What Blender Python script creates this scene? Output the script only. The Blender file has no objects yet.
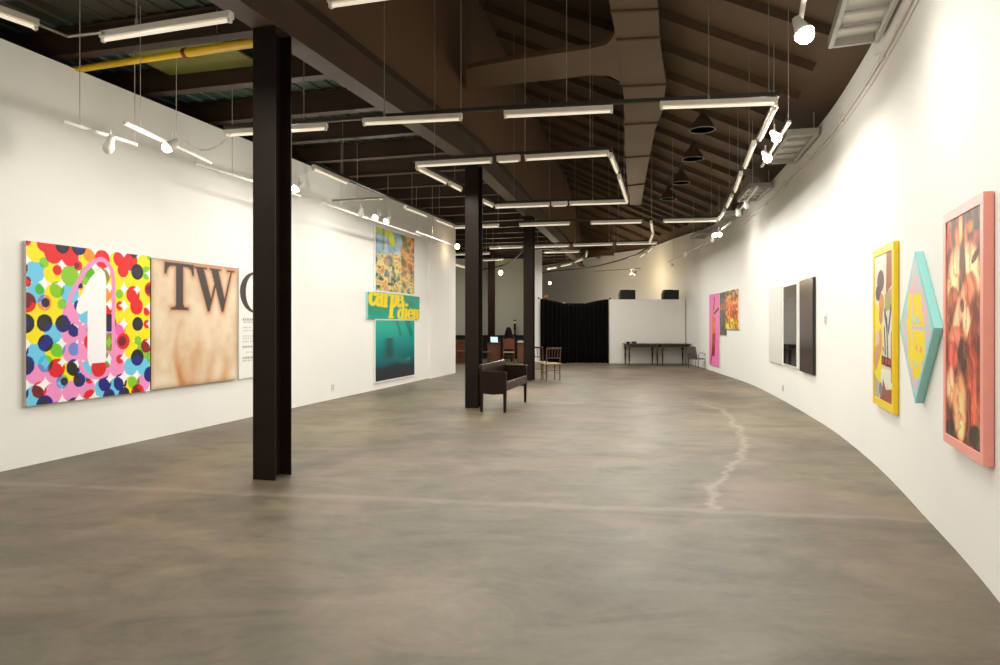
import bpy, math, random
import numpy as np
from mathutils import Vector, Matrix

random.seed(4)
F = 667.0
HOR = 324.0
EYE = 1.5
COL = bpy.context.scene.collection

# ------------------------------------------------------------------ materials
def lin(c):
    out = []
    for v in c:
        v = v / 255.0
        out.append(v / 12.92 if v <= 0.04045 else ((v + 0.055) / 1.055) ** 2.4)
    return out

def mat(name, rgb, rough=0.6, metal=0.0, var=0.08, scale=6.0, bump=0.0, spec=0.5, stretch=None):
    m = bpy.data.materials.new(name); m.use_nodes = True
    nt = m.node_tree; b = nt.nodes['Principled BSDF']
    b.inputs['Roughness'].default_value = rough
    b.inputs['Metallic'].default_value = metal
    b.inputs['Specular IOR Level'].default_value = spec
    c = lin(rgb)
    tc = nt.nodes.new('ShaderNodeTexCoord')
    mp = nt.nodes.new('ShaderNodeMapping')
    if stretch: mp.inputs['Scale'].default_value = stretch
    nz = nt.nodes.new('ShaderNodeTexNoise'); nz.inputs['Scale'].default_value = scale; nz.inputs['Detail'].default_value = 5
    rp = nt.nodes.new('ShaderNodeValToRGB')
    rp.color_ramp.elements[0].position = 0.3; rp.color_ramp.elements[1].position = 0.7
    rp.color_ramp.elements[0].color = [v * (1 - var) for v in c] + [1]
    rp.color_ramp.elements[1].color = [min(1, v * (1 + var)) for v in c] + [1]
    L = nt.links.new
    L(tc.outputs['Object'], mp.inputs['Vector']); L(mp.outputs['Vector'], nz.inputs['Vector'])
    L(nz.outputs['Fac'], rp.inputs['Fac']); L(rp.outputs['Color'], b.inputs['Base Color'])
    if bump:
        bp = nt.nodes.new('ShaderNodeBump'); bp.inputs['Strength'].default_value = bump; bp.inputs['Distance'].default_value = 0.01
        L(nz.outputs['Fac'], bp.inputs['Height']); L(bp.outputs['Normal'], b.inputs['Normal'])
    return m

def emit_mat(name, rgb, strength):
    m = bpy.data.materials.new(name); m.use_nodes = True
    b = m.node_tree.nodes['Principled BSDF']
    b.inputs['Base Color'].default_value = lin(rgb) + [1]
    b.inputs['Emission Color'].default_value = lin(rgb) + [1]
    b.inputs['Emission Strength'].default_value = strength
    return m

def art_mat(name, rough=0.45):
    m = bpy.data.materials.new(name); m.use_nodes = True
    nt = m.node_tree; b = nt.nodes['Principled BSDF']; b.inputs['Roughness'].default_value = rough
    a = nt.nodes.new('ShaderNodeAttribute'); a.attribute_name = 'art'
    nt.links.new(a.outputs['Color'], b.inputs['Base Color'])
    return m

M = {}
M['wall'] = mat('white_wall_paint', (240, 238, 231), 0.7, var=0.012, scale=1.2)
M['grey_wall'] = mat('grey_wall_paint', (176, 178, 168), 0.8, var=0.02, scale=1.0)
M['partition'] = mat('off_white_paint', (222, 218, 208), 0.8, var=0.015)
M['fascia'] = mat('dark_brown_fascia', (92, 68, 42), 0.8, var=0.1, scale=1.0)
M['roof'] = mat('dark_roof_sheet', (90, 70, 48), 0.75, var=0.14, scale=0.7)
M['rafter'] = mat('rafter_paint', (82, 63, 43), 0.7, var=0.1)
M['steel'] = mat('dark_brown_steel', (29, 19, 10), 0.6, var=0.25, scale=3.0, spec=0.2)
M['girder'] = mat('girder_paint', (76, 58, 40), 0.6, var=0.15, scale=2.0)
M['joist'] = mat('joist_paint', (64, 44, 28), 0.6, var=0.15, scale=2.0)
M['duct'] = mat('duct_metal', (94, 75, 54), 0.5, var=0.08, scale=1.0)
M['yellow'] = mat('yellow_pipe_paint', (222, 178, 12), 0.35, var=0.05)
M['red'] = mat('red_ring_paint', (110, 30, 14), 0.5)
M['lit_deck'] = mat('lit_deck_olive', (118, 118, 48), 0.7, var=0.08, scale=2.0)
M['batten'] = mat('white_batten_enamel', (226, 220, 208), 0.35, var=0.03, scale=5)
M['tube'] = emit_mat('lit_fluorescent_glass', (250, 240, 222), 0.5)
M['rail'] = mat('dark_rail', (40, 32, 26), 0.5)
M['rod'] = mat('galvanised_rod', (150, 142, 128), 0.4, 0.3)
M['wire'] = mat('grey_wire', (176, 170, 160), 0.5)
M['white_metal'] = mat('white_track_metal', (214, 210, 200), 0.4, var=0.03)
M['grey_metal'] = mat('grey_metal', (172, 168, 162), 0.4, var=0.05)
M['dark_metal'] = mat('dark_metal', (74, 72, 66), 0.5)
M['lit'] = emit_mat('lit_bulb', (255, 248, 230), 40.0)
M['lit_warm'] = emit_mat('lit_warm_bulb', (255, 220, 150), 14.0)
M['unlit'] = mat('lamp_glass', (200, 198, 190), 0.15, var=0.02)
M['curtain'] = mat('black_curtain_cloth', (9, 7, 6), 0.95, var=0.2, scale=8, spec=0.1)
M['black'] = mat('black_plastic', (20, 18, 17), 0.6, var=0.1, spec=0.25)
M['grille'] = mat('speaker_grille', (24, 22, 20), 0.8, var=0.25, scale=80)
M['wood_dark'] = mat('dark_mahogany', (30, 13, 7), 0.4, var=0.25, scale=4, stretch=(1, 1, 6), spec=0.25)
M['wood_seat'] = mat('mahogany_rail', (52, 31, 20), 0.4, var=0.2, scale=4, stretch=(6, 1, 1), spec=0.3)
M['wood_table'] = mat('table_walnut', (52, 38, 28), 0.45, var=0.25, scale=5)
M['wood_chair'] = mat('chair_oak', (78, 54, 34), 0.5, var=0.2, scale=6)
M['wood_orange'] = mat('orange_wood', (108, 60, 28), 0.5, var=0.2, scale=4)
M['cushion'] = mat('cream_cushion', (180, 158, 124), 0.9, var=0.05)
M['paper'] = mat('paper', (206, 200, 190), 0.9, var=0.03)
M['hair'] = mat('dark_hair', (14, 9, 7), 0.7, var=0.2, scale=20, spec=0.12)
M['skin'] = mat('skin', (176, 124, 96), 0.6, var=0.04)
M['shirt'] = mat('dark_shirt', (34, 30, 32), 0.9, var=0.1)
M['screen'] = emit_mat('lit_screen', (176, 205, 225), 0.8)
M['plastic_white'] = mat('white_plastic', (222, 220, 212), 0.4, var=0.02)
M['pink_frame'] = mat('salmon_pink_lacquer', (250, 166, 150), 0.35, var=0.02)
M['yellow_frame'] = mat('yellow_lacquer', (246, 212, 16), 0.3, var=0.02)
M['aqua_frame'] = mat('aqua_lacquer', (160, 226, 222), 0.35, var=0.02)
M['canvas_edge'] = mat('canvas_edge', (196, 188, 176), 0.7, var=0.05, scale=20)
M['white_frame'] = mat('white_frame', (238, 236, 230), 0.4, var=0.02)
M['panel_white'] = mat('white_panel_gloss', (240, 237, 228), 0.25, var=0.015)
M['mirror'] = mat('smoked_mirror', (120, 120, 124), 0.03, 1.0, var=0.01)
M['panel_black'] = mat('black_brown_lacquer', (52, 38, 26), 0.22, var=0.35, scale=3, stretch=(8, 8, 0.5), spec=0.8)
M['panel_edge'] = mat('black_panel_edge', (14, 18, 20), 0.4)
M['orange'] = mat('dried_orange_petals', (200, 110, 30), 0.8, var=0.2)
M['art'] = art_mat('painted_canvas')
M['art_gloss'] = art_mat('glossy_print', 0.2)
M['letter'] = mat('black_vinyl', (44, 40, 38), 0.5)

def floor_material():
    m = bpy.data.materials.new('polished_concrete'); m.use_nodes = True
    nt = m.node_tree; N = nt.nodes.new; L = nt.links.new
    b = nt.nodes['Principled BSDF']
    tc = N('ShaderNodeTexCoord')
    def noise(scale, detail, rough=0.6, dist=0.0, sc=None):
        n = N('ShaderNodeTexNoise'); n.inputs['Scale'].default_value = scale; n.inputs['Detail'].default_value = detail
        n.inputs['Roughness'].default_value = rough; n.inputs['Distortion'].default_value = dist
        if sc:
            mp = N('ShaderNodeMapping'); mp.inputs['Scale'].default_value = sc; mp.inputs['Rotation'].default_value = (0, 0, 0.25)
            L(tc.outputs['Object'], mp.inputs['Vector']); L(mp.outputs['Vector'], n.inputs['Vector'])
        else:
            L(tc.outputs['Object'], n.inputs['Vector'])
        return n
    def ramp(src, stops):
        r = N('ShaderNodeValToRGB'); e = r.color_ramp.elements
        while len(e) < len(stops): e.new(0.5)
        for k, (p, c) in enumerate(stops):
            e[k].position = p; e[k].color = (lin(c) if isinstance(c, tuple) else [c] * 3) + [1]
        L(src, r.inputs['Fac']); return r
    def mix(mode, fac, a, c):
        x = N('ShaderNodeMixRGB'); x.blend_type = mode
        if isinstance(fac, float): x.inputs[0].default_value = fac
        else: L(fac, x.inputs[0])
        L(a, x.inputs[1])
        if isinstance(c, tuple): x.inputs[2].default_value = lin(c) + [1]
        else: L(c, x.inputs[2])
        return x
    big = ramp(noise(0.32, 6, 0.62, 1.2).outputs['Fac'], [(0.30, (96, 88, 72)), (0.5, (121, 111, 89)), (0.72, (144, 133, 106))])
    med = ramp(noise(1.3, 7, 0.68, 1.6, (0.7, 1.5, 1)).outputs['Fac'], [(0.28, (178, 172, 164)), (0.5, (228, 226, 221)), (0.72, (255, 254, 250))])
    fine = ramp(noise(14.0, 6, 0.7).outputs['Fac'], [(0.3, (222, 222, 222)), (0.7, (252, 252, 252))])
    c = mix('MULTIPLY', 0.95, big.outputs[0], med.outputs[0])
    c = mix('MULTIPLY', 0.7, c.outputs[0], fine.outputs[0])
    # brownish-pink and dark trowel stains
    st = ramp(noise(0.55, 4, 0.5, 0.6).outputs['Fac'], [(0.54, 0.0), (0.75, 0.7)])
    c = mix('MIX', st.outputs[0], c.outputs[0], (140, 116, 98))
    dk = ramp(noise(0.75, 8, 0.7, 2.2, (0.45, 1.6, 1)).outputs['Fac'], [(0.56, 0.0), (0.72, 0.7)])
    c = mix('MIX', dk.outputs[0], c.outputs[0], (92, 83, 72))
    # joint line across the floor, and the pale repaired crack
    sep = N('ShaderNodeSeparateXYZ'); L(tc.outputs['Object'], sep.inputs[0])
    wob = noise(1.1, 5, 0.65)
    def math_(op, a, bb):
        x = N('ShaderNodeMath'); x.operation = op
        for i, v in enumerate((a, bb)):
            if v is None: continue
            if isinstance(v, (int, float)): x.inputs[i].default_value = v
            else: L(v, x.inputs[i])
        return x.outputs[0]
    wv = math_('MULTIPLY', math_('SUBTRACT', wob.outputs['Fac'], 0.5), 0.9)
    d = math_('ABSOLUTE', math_('ADD', math_('SUBTRACT', math_('MULTIPLY_ADD', sep.outputs[0], 0.15), 0.0), 0.0), None)
    dj = math_('ABSOLUTE', math_('ADD', math_('ADD', math_('SUBTRACT', sep.outputs[1], 5.58), math_('MULTIPLY', sep.outputs[0], 0.15)), math_('MULTIPLY', wv, 0.35)), None)
    jr = ramp(dj, [(0.02, 0.16), (0.09, 0.0)])
    c = mix('MIX', jr.outputs[0], c.outputs[0], (178, 168, 148))
    fc = N('ShaderNodeFloatCurve')
    yn = math_('DIVIDE', math_('SUBTRACT', sep.outputs[1], 5.4), 9.6)
    cv = fc.mapping.curves[0]
    pts = [(0.0, 0.16), (0.026, 0.177), (0.12, 0.27), (0.227, 0.395), (0.473, 0.57), (0.72, 0.643), (0.78, 0.55), (0.823, 0.32), (1.0, 0.1)]
    cv.points[0].location = pts[0]; cv.points[1].location = pts[-1]
    for p in pts[1:-1]: cv.points.new(*p)
    fc.mapping.update()
    L(yn, fc.inputs['Value'])
    cx = math_('MULTIPLY_ADD', fc.outputs[0], 4.4)
    cx.node.inputs[2].default_value = 1.0
    wob2 = noise(3.0, 6, 0.7)
    w2 = math_('MULTIPLY', math_('SUBTRACT', wob2.outputs['Fac'], 0.5), 0.45)
    dc = math_('ABSOLUTE', math_('ADD', math_('SUBTRACT', sep.outputs[0], cx), w2), None)
    cr = ramp(dc, [(0.01, 0.26), (0.07, 0.0)])
    inside = math_('MULTIPLY', math_('GREATER_THAN', yn, 0.0), math_('LESS_THAN', yn, 0.84))
    cf = math_('MULTIPLY', cr.outputs[0], inside)
    c = mix('MIX', cf, c.outputs[0], (188, 180, 162))
    L(c.outputs[0], b.inputs['Base Color'])
    rr = N('ShaderNodeMapRange'); rr.inputs[3].default_value = 0.36; rr.inputs[4].default_value = 0.6
    L(noise(1.6, 5).outputs['Fac'], rr.inputs[0]); L(rr.outputs[0], b.inputs['Roughness'])
    b.inputs['Specular IOR Level'].default_value = 0.45
    bp = N('ShaderNodeBump'); bp.inputs['Strength'].default_value = 0.06; bp.inputs['Distance'].default_value = 0.01
    L(noise(3.0, 6).outputs['Fac'], bp.inputs['Height']); L(bp.outputs[0], b.inputs['Normal'])
    return m
M['floor'] = floor_material()

def deck_material():
    m = bpy.data.materials.new('painted_steel_deck'); m.use_nodes = True
    nt = m.node_tree; N = nt.nodes.new; L = nt.links.new
    b = nt.nodes['Principled BSDF']; b.inputs['Roughness'].default_value = 0.5
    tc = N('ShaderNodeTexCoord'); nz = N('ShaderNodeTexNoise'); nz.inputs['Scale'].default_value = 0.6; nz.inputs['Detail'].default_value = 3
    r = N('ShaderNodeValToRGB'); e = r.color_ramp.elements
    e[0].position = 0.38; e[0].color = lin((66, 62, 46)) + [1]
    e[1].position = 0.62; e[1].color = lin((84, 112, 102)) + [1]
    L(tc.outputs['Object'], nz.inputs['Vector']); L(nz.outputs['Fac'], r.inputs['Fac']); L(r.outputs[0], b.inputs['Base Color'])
    return m
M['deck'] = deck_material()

# ------------------------------------------------------------------ mesh helper
class MB:
    def __init__(self): self.v = []; self.f = []
    def add(self, vs, fs):
        o = len(self.v); self.v += [tuple(p) for p in vs]; self.f += [tuple(i + o for i in f) for f in fs]; return self
    def box(self, c, s, ax=None, ch=0.0):
        """box with optional axes and a small chamfer on its long edges"""
        X, Y, Z = ax if ax else (Vector((1, 0, 0)), Vector((0, 1, 0)), Vector((0, 0, 1)))
        c = Vector(c); hx, hy, hz = s[0] / 2, s[1] / 2, s[2] / 2
        if ch <= 0:
            vs = [c + X * (hx * a) + Y * (hy * b) + Z * (hz * d) for a in (-1, 1) for b in (-1, 1) for d in (-1, 1)]
            return self.add(vs, [(0, 1, 3, 2), (4, 6, 7, 5), (0, 4, 5, 1), (2, 3, 7, 6), (0, 2, 6, 4), (1, 5, 7, 3)])
        ring = lambda ix, iy: [(-ix, -iy + ch), (-ix + ch, -iy), (ix - ch, -iy), (ix, -iy + ch), (ix, iy - ch), (ix - ch, iy), (-ix + ch, iy), (-ix, iy - ch)]
        lv = [(ring(hx - ch, hy - ch), -hz), (ring(hx, hy), -hz + ch), (ring(hx, hy), hz - ch), (ring(hx - ch, hy - ch), hz)]
        vs = [c + X * p[0] + Y * p[1] + Z * z for rg, z in lv for p in rg]
        fs = [tuple(reversed(range(8))), tuple(range(24, 32))]
        for k in range(3):
            for i in range(8):
                j = (i + 1) % 8; fs.append((k * 8 + i, k * 8 + j, k * 8 + 8 + j, k * 8 + 8 + i))
        return self.add(vs, fs)
    def bar(self, p, q, w, h, up=Vector((0, 0, 1)), ch=0.0):
        p, q = Vector(p), Vector(q); d = (q - p); n = d.length; d.normalize()
        if abs(d.dot(up)) > 0.98: up = Vector((0, 1, 0))
        s = d.cross(up).normalized(); u = s.cross(d).normalized()
        return self.box((p + q) / 2, (n, w, h), (d, -s, u), ch)
    def tube(self, pts, r, n=8, caps=True):
        pts = [Vector(p) for p in pts]; vs = []; fs = []
        rr = r if isinstance(r, (list, tuple)) else [r] * len(pts)
        prev = None
        for i, p in enumerate(pts):
            d = (pts[min(i + 1, len(pts) - 1)] - pts[max(i - 1, 0)]).normalized()
            if prev is None:
                up = Vector((0, 0, 1)) if abs(d.z) < 0.95 else Vector((1, 0, 0))
                s = d.cross(up).normalized()
            else:
                s = (prev - d * prev.dot(d)).normalized()
            prev = s; u = s.cross(d)
            for k in range(n):
                a = 2 * math.pi * k / n; vs.append(p + (s * math.cos(a) + u * math.sin(a)) * rr[i])
        for i in range(len(pts) - 1):
            for k in range(n):
                j = (k + 1) % n; fs.append((i * n + k, i * n + j, (i + 1) * n + j, (i + 1) * n + k))
        if caps: fs += [tuple(reversed(range(n))), tuple((len(pts) - 1) * n + k for k in range(n))]
        return self.add(vs, fs)
    def lathe(self, prof, c=(0, 0, 0), n=14, axis=None):
        c = Vector(c); Z = Vector(axis).normalized() if axis is not None else Vector((0, 0, 1))
        t = Vector((1, 0, 0)) if abs(Z.x) < 0.9 else Vector((0, 1, 0))
        X = Z.cross(t).normalized(); Y = Z.cross(X)
        vs = []; fs = []
        for r, z in prof:
            for k in range(n):
                a = 2 * math.pi * k / n; vs.append(c + Z * z + (X * math.cos(a) + Y * math.sin(a)) * max(r, 1e-4))
        for i in range(len(prof) - 1):
            for k in range(n):
                j = (k + 1) % n; fs.append((i * n + k, i * n + j, (i + 1) * n + j, (i + 1) * n + k))
        fs += [tuple(reversed(range(n))), tuple((len(prof) - 1) * n + k for k in range(n))]
        return self.add(vs, fs)
    def prism(self, poly, fn, t0, t1):
        """poly of 2-D points, fn(a,b,t) -> 3-D point"""
        n = len(poly); vs = [fn(a, b, t0) for a, b in poly] + [fn(a, b, t1) for a, b in poly]
        fs = [tuple(reversed(range(n))), tuple(range(n, 2 * n))] + [(i, (i + 1) % n, n + (i + 1) % n, n + i) for i in range(n)]
        return self.add(vs, fs)
    def sphere(self, c, r, sc=(1, 1, 1), n=12, m=8):
        prof = [(math.sin(math.pi * i / m) * r, -math.cos(math.pi * i / m) * r) for i in range(m + 1)]
        o = len(self.v); self.lathe(prof, (0, 0, 0), n)
        for i in range(o, len(self.v)):
            x, y, z = self.v[i]; self.v[i] = (c[0] + x * sc[0], c[1] + y * sc[1], c[2] + z * sc[2])
        return self
    def build(self, name, m, parent=None, world=False, smooth=False):
        me = bpy.data.meshes.new(name)
        vs = self.v
        if parent is not None and world:
            inv = PM[parent.name].inverted(); vs = [tuple(inv @ Vector(p)) for p in vs]
        me.from_pydata(vs, [], self.f)
        me.materials.append(M[m] if isinstance(m, str) else m)
        import bmesh
        bm = bmesh.new(); bm.from_mesh(me); bmesh.ops.recalc_face_normals(bm, faces=bm.faces); bm.to_mesh(me); bm.free()
        if smooth:
            for p in me.polygons: p.use_smooth = True
            try: me.set_sharp_from_angle(angle=0.7)
            except Exception: pass
        o = bpy.data.objects.new(name, me); COL.objects.link(o)
        if parent is not None:
            o.parent = parent
            if parent.name in PM: PM[o.name] = PM[parent.name]
        return o

PM = {}
def thing(name, label, cat, loc=(0, 0, 0), rz=0.0, group=None):
    o = bpy.data.objects.new(name, None); COL.objects.link(o)
    o.empty_display_size = 0.1
    o.location = loc; o.rotation_euler = (0, 0, rz)
    o['label'] = label; o['category'] = cat
    if group: o['group'] = group
    PM[o.name] = Matrix.Translation(Vector(loc)) @ Matrix.Rotation(rz, 4, 'Z')
    return o
def tag(o, label, cat, group=None, kind=None):
    o['label'] = label; o['category'] = cat
    if group: o['group'] = group
    if kind: o['kind'] = kind
    return o
def struct(o, label=None, cat=None):
    o['kind'] = 'structure'
    if label: o['label'] = label; o['category'] = cat or 'structure'
    return o
def clone(root, loc, rz, label, group=None):
    r = root.copy(); COL.objects.link(r); r.location = loc; r.rotation_euler = (0, 0, rz); r['label'] = label
    if group: r['group'] = group
    PM[r.name] = Matrix.Translation(Vector(loc)) @ Matrix.Rotation(rz, 4, 'Z')
    for ch in list(root.children):
        c = ch.copy(); COL.objects.link(c); c.parent = r
        for g in list(ch.children):
            d = g.copy(); COL.objects.link(d); d.parent = c
    return r

# ------------------------------------------------------------------ geometry of the place
def ground(px, py):
    d = EYE * F / (py - HOR); return Vector(((px - 500) * d / F, d, 0))
def at_z(px, py, z):
    d = (z - EYE) * F / (HOR - py); return Vector(((px - 500) * d / F, d, z))
def at_y(px, py, d):
    return Vector(((px - 500) * d / F, d, EYE + (HOR - py) * d / F))

AX = Vector((0.2572, 0.9663, 0)); AX.normalize()        # along the hall
BX = Vector((AX.y, -AX.x, 0))                            # across the hall, to the right
ORG = Vector((-2.27, 6.41, 0))                           # foot of the nearest column
def uv(p): r = Vector((p[0], p[1], 0)) - ORG; return r.dot(BX), r.dot(AX)
def xy(u, v, z=0.0): p = ORG + BX * u + AX * v; return Vector((p.x, p.y, z))

LW0 = Vector((-5.07, 6.76, 0))                           # a point of the left wall
LN = BX.copy()                                           # its normal, into the room
def wall_l(px, off=0.0):
    k = (px - 500) / F; p0 = LW0 + LN * off
    s = (k * p0.y - p0.x) / (AX.x - k * AX.y); return p0 + AX * s
RPTS = [(-4.6, -9.0), (-2.4, -6.0), (-0.7, -3.0), (1.0, 0.0), (1.86, 1.85), (2.688, 3.586), (3.347, 5.296), (3.947, 6.953), (4.566, 8.957), (4.98, 10.58),
        (5.62, 13.4), (6.25, 16.67), (6.62, 19.8), (6.92, 22.6), (7.06, 24.6), (6.98, 26.6), (6.5, 29.5), (5.5, 33.0), (4.0, 37.0), (2.0, 40.0), (-1.0, 42.5)]
RTOP = [4.55] * 12 + [4.6, 4.72, 4.86, 4.92, 4.86, 4.98, 5.0, 4.95, 4.9]
def catmull(P, n):
    P = [Vector(p) for p in P]; out = []
    for i in range(len(P) - 1):
        p0, p1, p2, p3 = P[max(i - 1, 0)], P[i], P[i + 1], P[min(i + 2, len(P) - 1)]
        for k in range(n):
            t = k / n
            out.append(0.5 * ((2 * p1) + (p2 - p0) * t + (2 * p0 - 5 * p1 + 4 * p2 - p3) * t * t + (3 * p1 - p0 - 3 * p2 + p3) * t ** 3))
    out.append(P[-1]); return out
RC = catmull([(x, y, h) for (x, y), h in zip(RPTS, RTOP)], 8)   # z component = top of wall
RNRM = []
for i in range(len(RC)):
    t = RC[min(i + 1, len(RC) - 1)] - RC[max(i - 1, 0)]; t.z = 0; t.normalize(); RNRM.append(Vector((-t.y, t.x, 0)))
def rc_off(i, off): p = RC[i] + RNRM[i] * off; return Vector((p.x, p.y, 0))
def wall_r(px, off=0.0):
    k = (px - 500) / F; prev = None
    for i in range(len(RC)):
        p = rc_off(i, off)
        if p.y < 2.0: continue
        f = p.x - k * p.y
        if prev is not None and prev[0] > 0 >= f:
            a = prev[0] / (prev[0] - f); return prev[1].lerp(p, a)
        prev = (f, p)
    return prev[1]
def rc_at_y(y, off=0.0):
    for i in range(len(RC) - 1):
        a, b = rc_off(i, off), rc_off(i + 1, off)
        if a.y <= y <= b.y:
            return a.lerp(b, (y - a.y) / (b.y - a.y)), RNRM[i]
RUV = [uv(p) for p in RC]
def u_wall(v):
    for (u0, v0), (u1, v1) in zip(RUV, RUV[1:]):
        if v0 <= v <= v1: return u0 + (u1 - u0) * (v - v0) / (v1 - v0 + 1e-9)
    return RUV[0][0] if v < RUV[0][1] else RUV[-1][0]
COLS = [Vector((-2.27, 6.41, 0)), Vector((-0.508, 11.9, 0)), Vector((0.743, 17.7, 0))]
CUV = [uv(c) for c in COLS]
GUV = [(-0.47, -9.5), CUV[0], CUV[1], CUV[2], (CUV[2][0] - 0.75, 27.5)]
def u_girder(v):
    for (u0, v0), (u1, v1) in zip(GUV, GUV[1:]):
        if v <= v1: return u0 + (u1 - u0) * (v - v0) / (v1 - v0)
    return GUV[-1][0]
DECK = 4.86
def top_wall(v):
    return float(np.interp(v, [q[1] for q in RUV], [p.z for p in RC]))
def roof_z(u, v): return max(4.80, top_wall(v) + 0.12) + 0.48 * (u_wall(v) - u)
def top_over(p):
    u, v = uv(p)
    return DECK + (0.19 if v > 27.3 else 0.0) if (u < u_girder(v) or v > 27.4) else roof_z(u, v)

# ------------------------------------------------------------------ room shell
fl = MB().add([(-11, -9, 0), (9.5, -9, 0), (9.5, 44, 0), (-11, 44, 0)], [(0, 1, 2, 3)]).build('floor', 'floor'); struct(fl)

def wall_strip(pts, tops, thick, normals, name, m):
    b = MB(); n = len(pts); vs = []
    for p, h, nn in zip(pts, tops, normals):
        q = p - nn * thick
        vs += [(p.x, p.y, 0), (p.x, p.y, h), (q.x, q.y, h), (q.x, q.y, 0)]
    fs = []
    for i in range(n - 1):
        a, c = i * 4, i * 4 + 4
        for k in range(4): fs.append((a + k, a + (k + 1) % 4, c + (k + 1) % 4, c + k))
    fs += [(0, 1, 2, 3), ((n - 1) * 4, (n - 1) * 4 + 3, (n - 1) * 4 + 2, (n - 1) * 4 + 1)]
    o = b.add(vs, fs).build(name, m, smooth=False); return struct(o)
Ls = wall_l(427.5); Le = wall_l(453)
step = 0.09
lp = [LW0 - AX * 17.0, LW0, Ls, Ls + LN * step, Le + LN * step * 0.9]
lt = [4.32, 4.40, 4.52, 4.52, 4.53]
wall_strip(lp, lt, 0.3, [LN] * 5, 'wall_left', 'wall')
wall_strip([Vector((p.x, p.y, 0)) for p in RC], [p.z for p in RC], 0.25, RNRM, 'wall_right', 'wall')
struct(MB().box((-6.5, -8.6, 2.3), (12.0, 0.2, 4.6)).build('wall_rear', 'wall'))
struct(MB().box((-2.2, 30.15, 2.22), (7.5, 0.3, 4.44)).build('wall_back', 'grey_wall'))
struct(MB().box((-5.9, 25.4, 2.22), (0.2, 9.6, 4.44)).build('wall_backroom_left', 'grey_wall'))
struct(MB().box((1.455, 27.85, 2.17), (0.31, 4.7, 4.34)).build('wall_pier', 'wall'))
# free-standing partition the tables stand against
struct(MB().box((5.585, 25.7, 1.215), (2.87, 0.9, 2.43), ch=0.01).build('wall_partition', 'partition'))
struct(MB().box((-3.6, 20.62, 2.2), (4.3, 0.12, 4.4)).build('wall_left_return', 'grey_wall'))

# deck over the left bay: corrugated along the hall
b = MB(); us = []; u = -9.0
while u < 0.0: us += [(u, 0.025), (u + 0.19, 0.025), (u + 0.205, 0.0), (u + 0.235, 0.0)]; u += 0.25
vl = [-9.5, -6, -3, 0, 3, CUV[1][1], 9, CUV[2][1], 15, 20, 27.4]
vs = []; fs = []
nu = len(us)
for v in vl:
    g = u_girder(v)
    for uu, dz in us:
        w = min(uu, -0.02) / -9.0
        p = xy(g + (uu if uu > -9 else -9.0), v, DECK + dz); vs.append(p)
for i in range(len(vl) - 1):
    for k in range(nu - 1): fs.append((i * nu + k, i * nu + k + 1, (i + 1) * nu + k + 1, (i + 1) * nu + k))
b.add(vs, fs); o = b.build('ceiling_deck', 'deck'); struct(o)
# beyond the bend: flat soffit over the far left and the back room
struct(MB().prism([(-12, 27.3), (4.5, 27.3), (4.5, 40), (-12, 40)], lambda a, c, t: xy(a, c, t), DECK + .19, DECK + 0.29).build('ceiling_far', 'roof'))

# pitched roof on the right
b = MB(); vs = []; fs = []; ns = 7; vv = []
v = -9.3
while v < 27.6: vv.append(v); v += 0.6
for v in vv:
    uw, ug = u_wall(v) + 0.45, u_girder(v)
    for k in range(ns):
        uu = uw + (ug - uw) * k / (ns - 1); vs.append(xy(uu, v, roof_z(uu, v)))
for i in range(len(vv) - 1):
    for k in range(ns - 1): fs.append((i * ns + k, i * ns + k + 1, (i + 1) * ns + k + 1, (i + 1) * ns + k))
struct(b.add(vs, fs).build('ceiling_pitched', 'roof'))
# upright fascia between girder and pitched roof
b = MB(); vs = []; fs = []
for v in vv:
    ug = u_girder(v); vs += [xy(ug, v, DECK), xy(ug, v, roof_z(ug, v) + 0.02)]
for i in range(len(vv) - 1): fs.append((2 * i, 2 * i + 2, 2 * i + 3, 2 * i + 1))
struct(b.add(vs, fs).build('wall_fascia', 'fascia'))
ug = u_girder(27.4); uw = u_wall(27.4) + 0.4
struct(MB().add([xy(ug, 27.45, DECK), xy(uw, 27.45, DECK), xy(ug, 27.45, roof_z(ug, 27.4))], [(0, 1, 2)]).build('wall_gable', 'fascia'))

# ------------------------------------------------------------------ columns, girders, joists, rafters
def column(c, top, label, m='steel', w=0.245, d=0.285):
    t = thing('steel_column', label, 'column', (c.x, c.y, 0), math.atan2(BX.y, BX.x), 'steel columns')
    for y in (0.008, d - 0.008): MB().box((0, y, top / 2), (w, 0.016, top), ch=0.003).build('flange', m, t)
    MB().box((0, d / 2, top / 2), (0.012, d - 0.03, top)).build('web', m, t)
    return t
column(COLS[0], 4.36, 'dark steel column nearest the camera, scuffed at its foot')
column(COLS[1], 4.36, 'dark steel column beside the wooden settee, second from the camera')
column(COLS[2], 4.36, 'dark steel column right behind the two slatted chairs', w=0.25)
p = at_y(490.8, 330, 27.6)
column(Vector((p.x, 27.6, 0)), 4.8, 'reddish brown column standing before the grey back wall', 'wood_dark', w=0.26, d=0.2)

def girder(uv0, uv1, label):
    z0, z1 = 4.36, 4.85
    a, c = xy(*uv0), xy(*uv1)
    off = AX * 0.14
    a, c = a + off, c + off
    t = thing('ceiling_girder', label, 'girder', ((a.x + c.x) / 2, (a.y + c.y) / 2, z0), 0, 'ceiling girders')
    for z, nm in ((z0 + 0.011, 'flange'), (z1 - 0.011, 'flange')):
        MB().bar((a.x, a.y, z), (c.x, c.y, z), 0.26, 0.022).build(nm, 'girder', t, True)
    MB().bar((a.x, a.y, (z0 + z1) / 2), (c.x, c.y, (z0 + z1) / 2), 0.014, z1 - z0 - 0.044).build('web', 'girder', t, True)
    b = MB(); n = int((c - a).length / 1.3)
    return t
girder((GUV[0][0], GUV[0][1]), GUV[2], 'deep steel girder running from the near column to the second column')
girder(GUV[2], GUV[4], 'deep steel girder running on beyond the second column')

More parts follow.
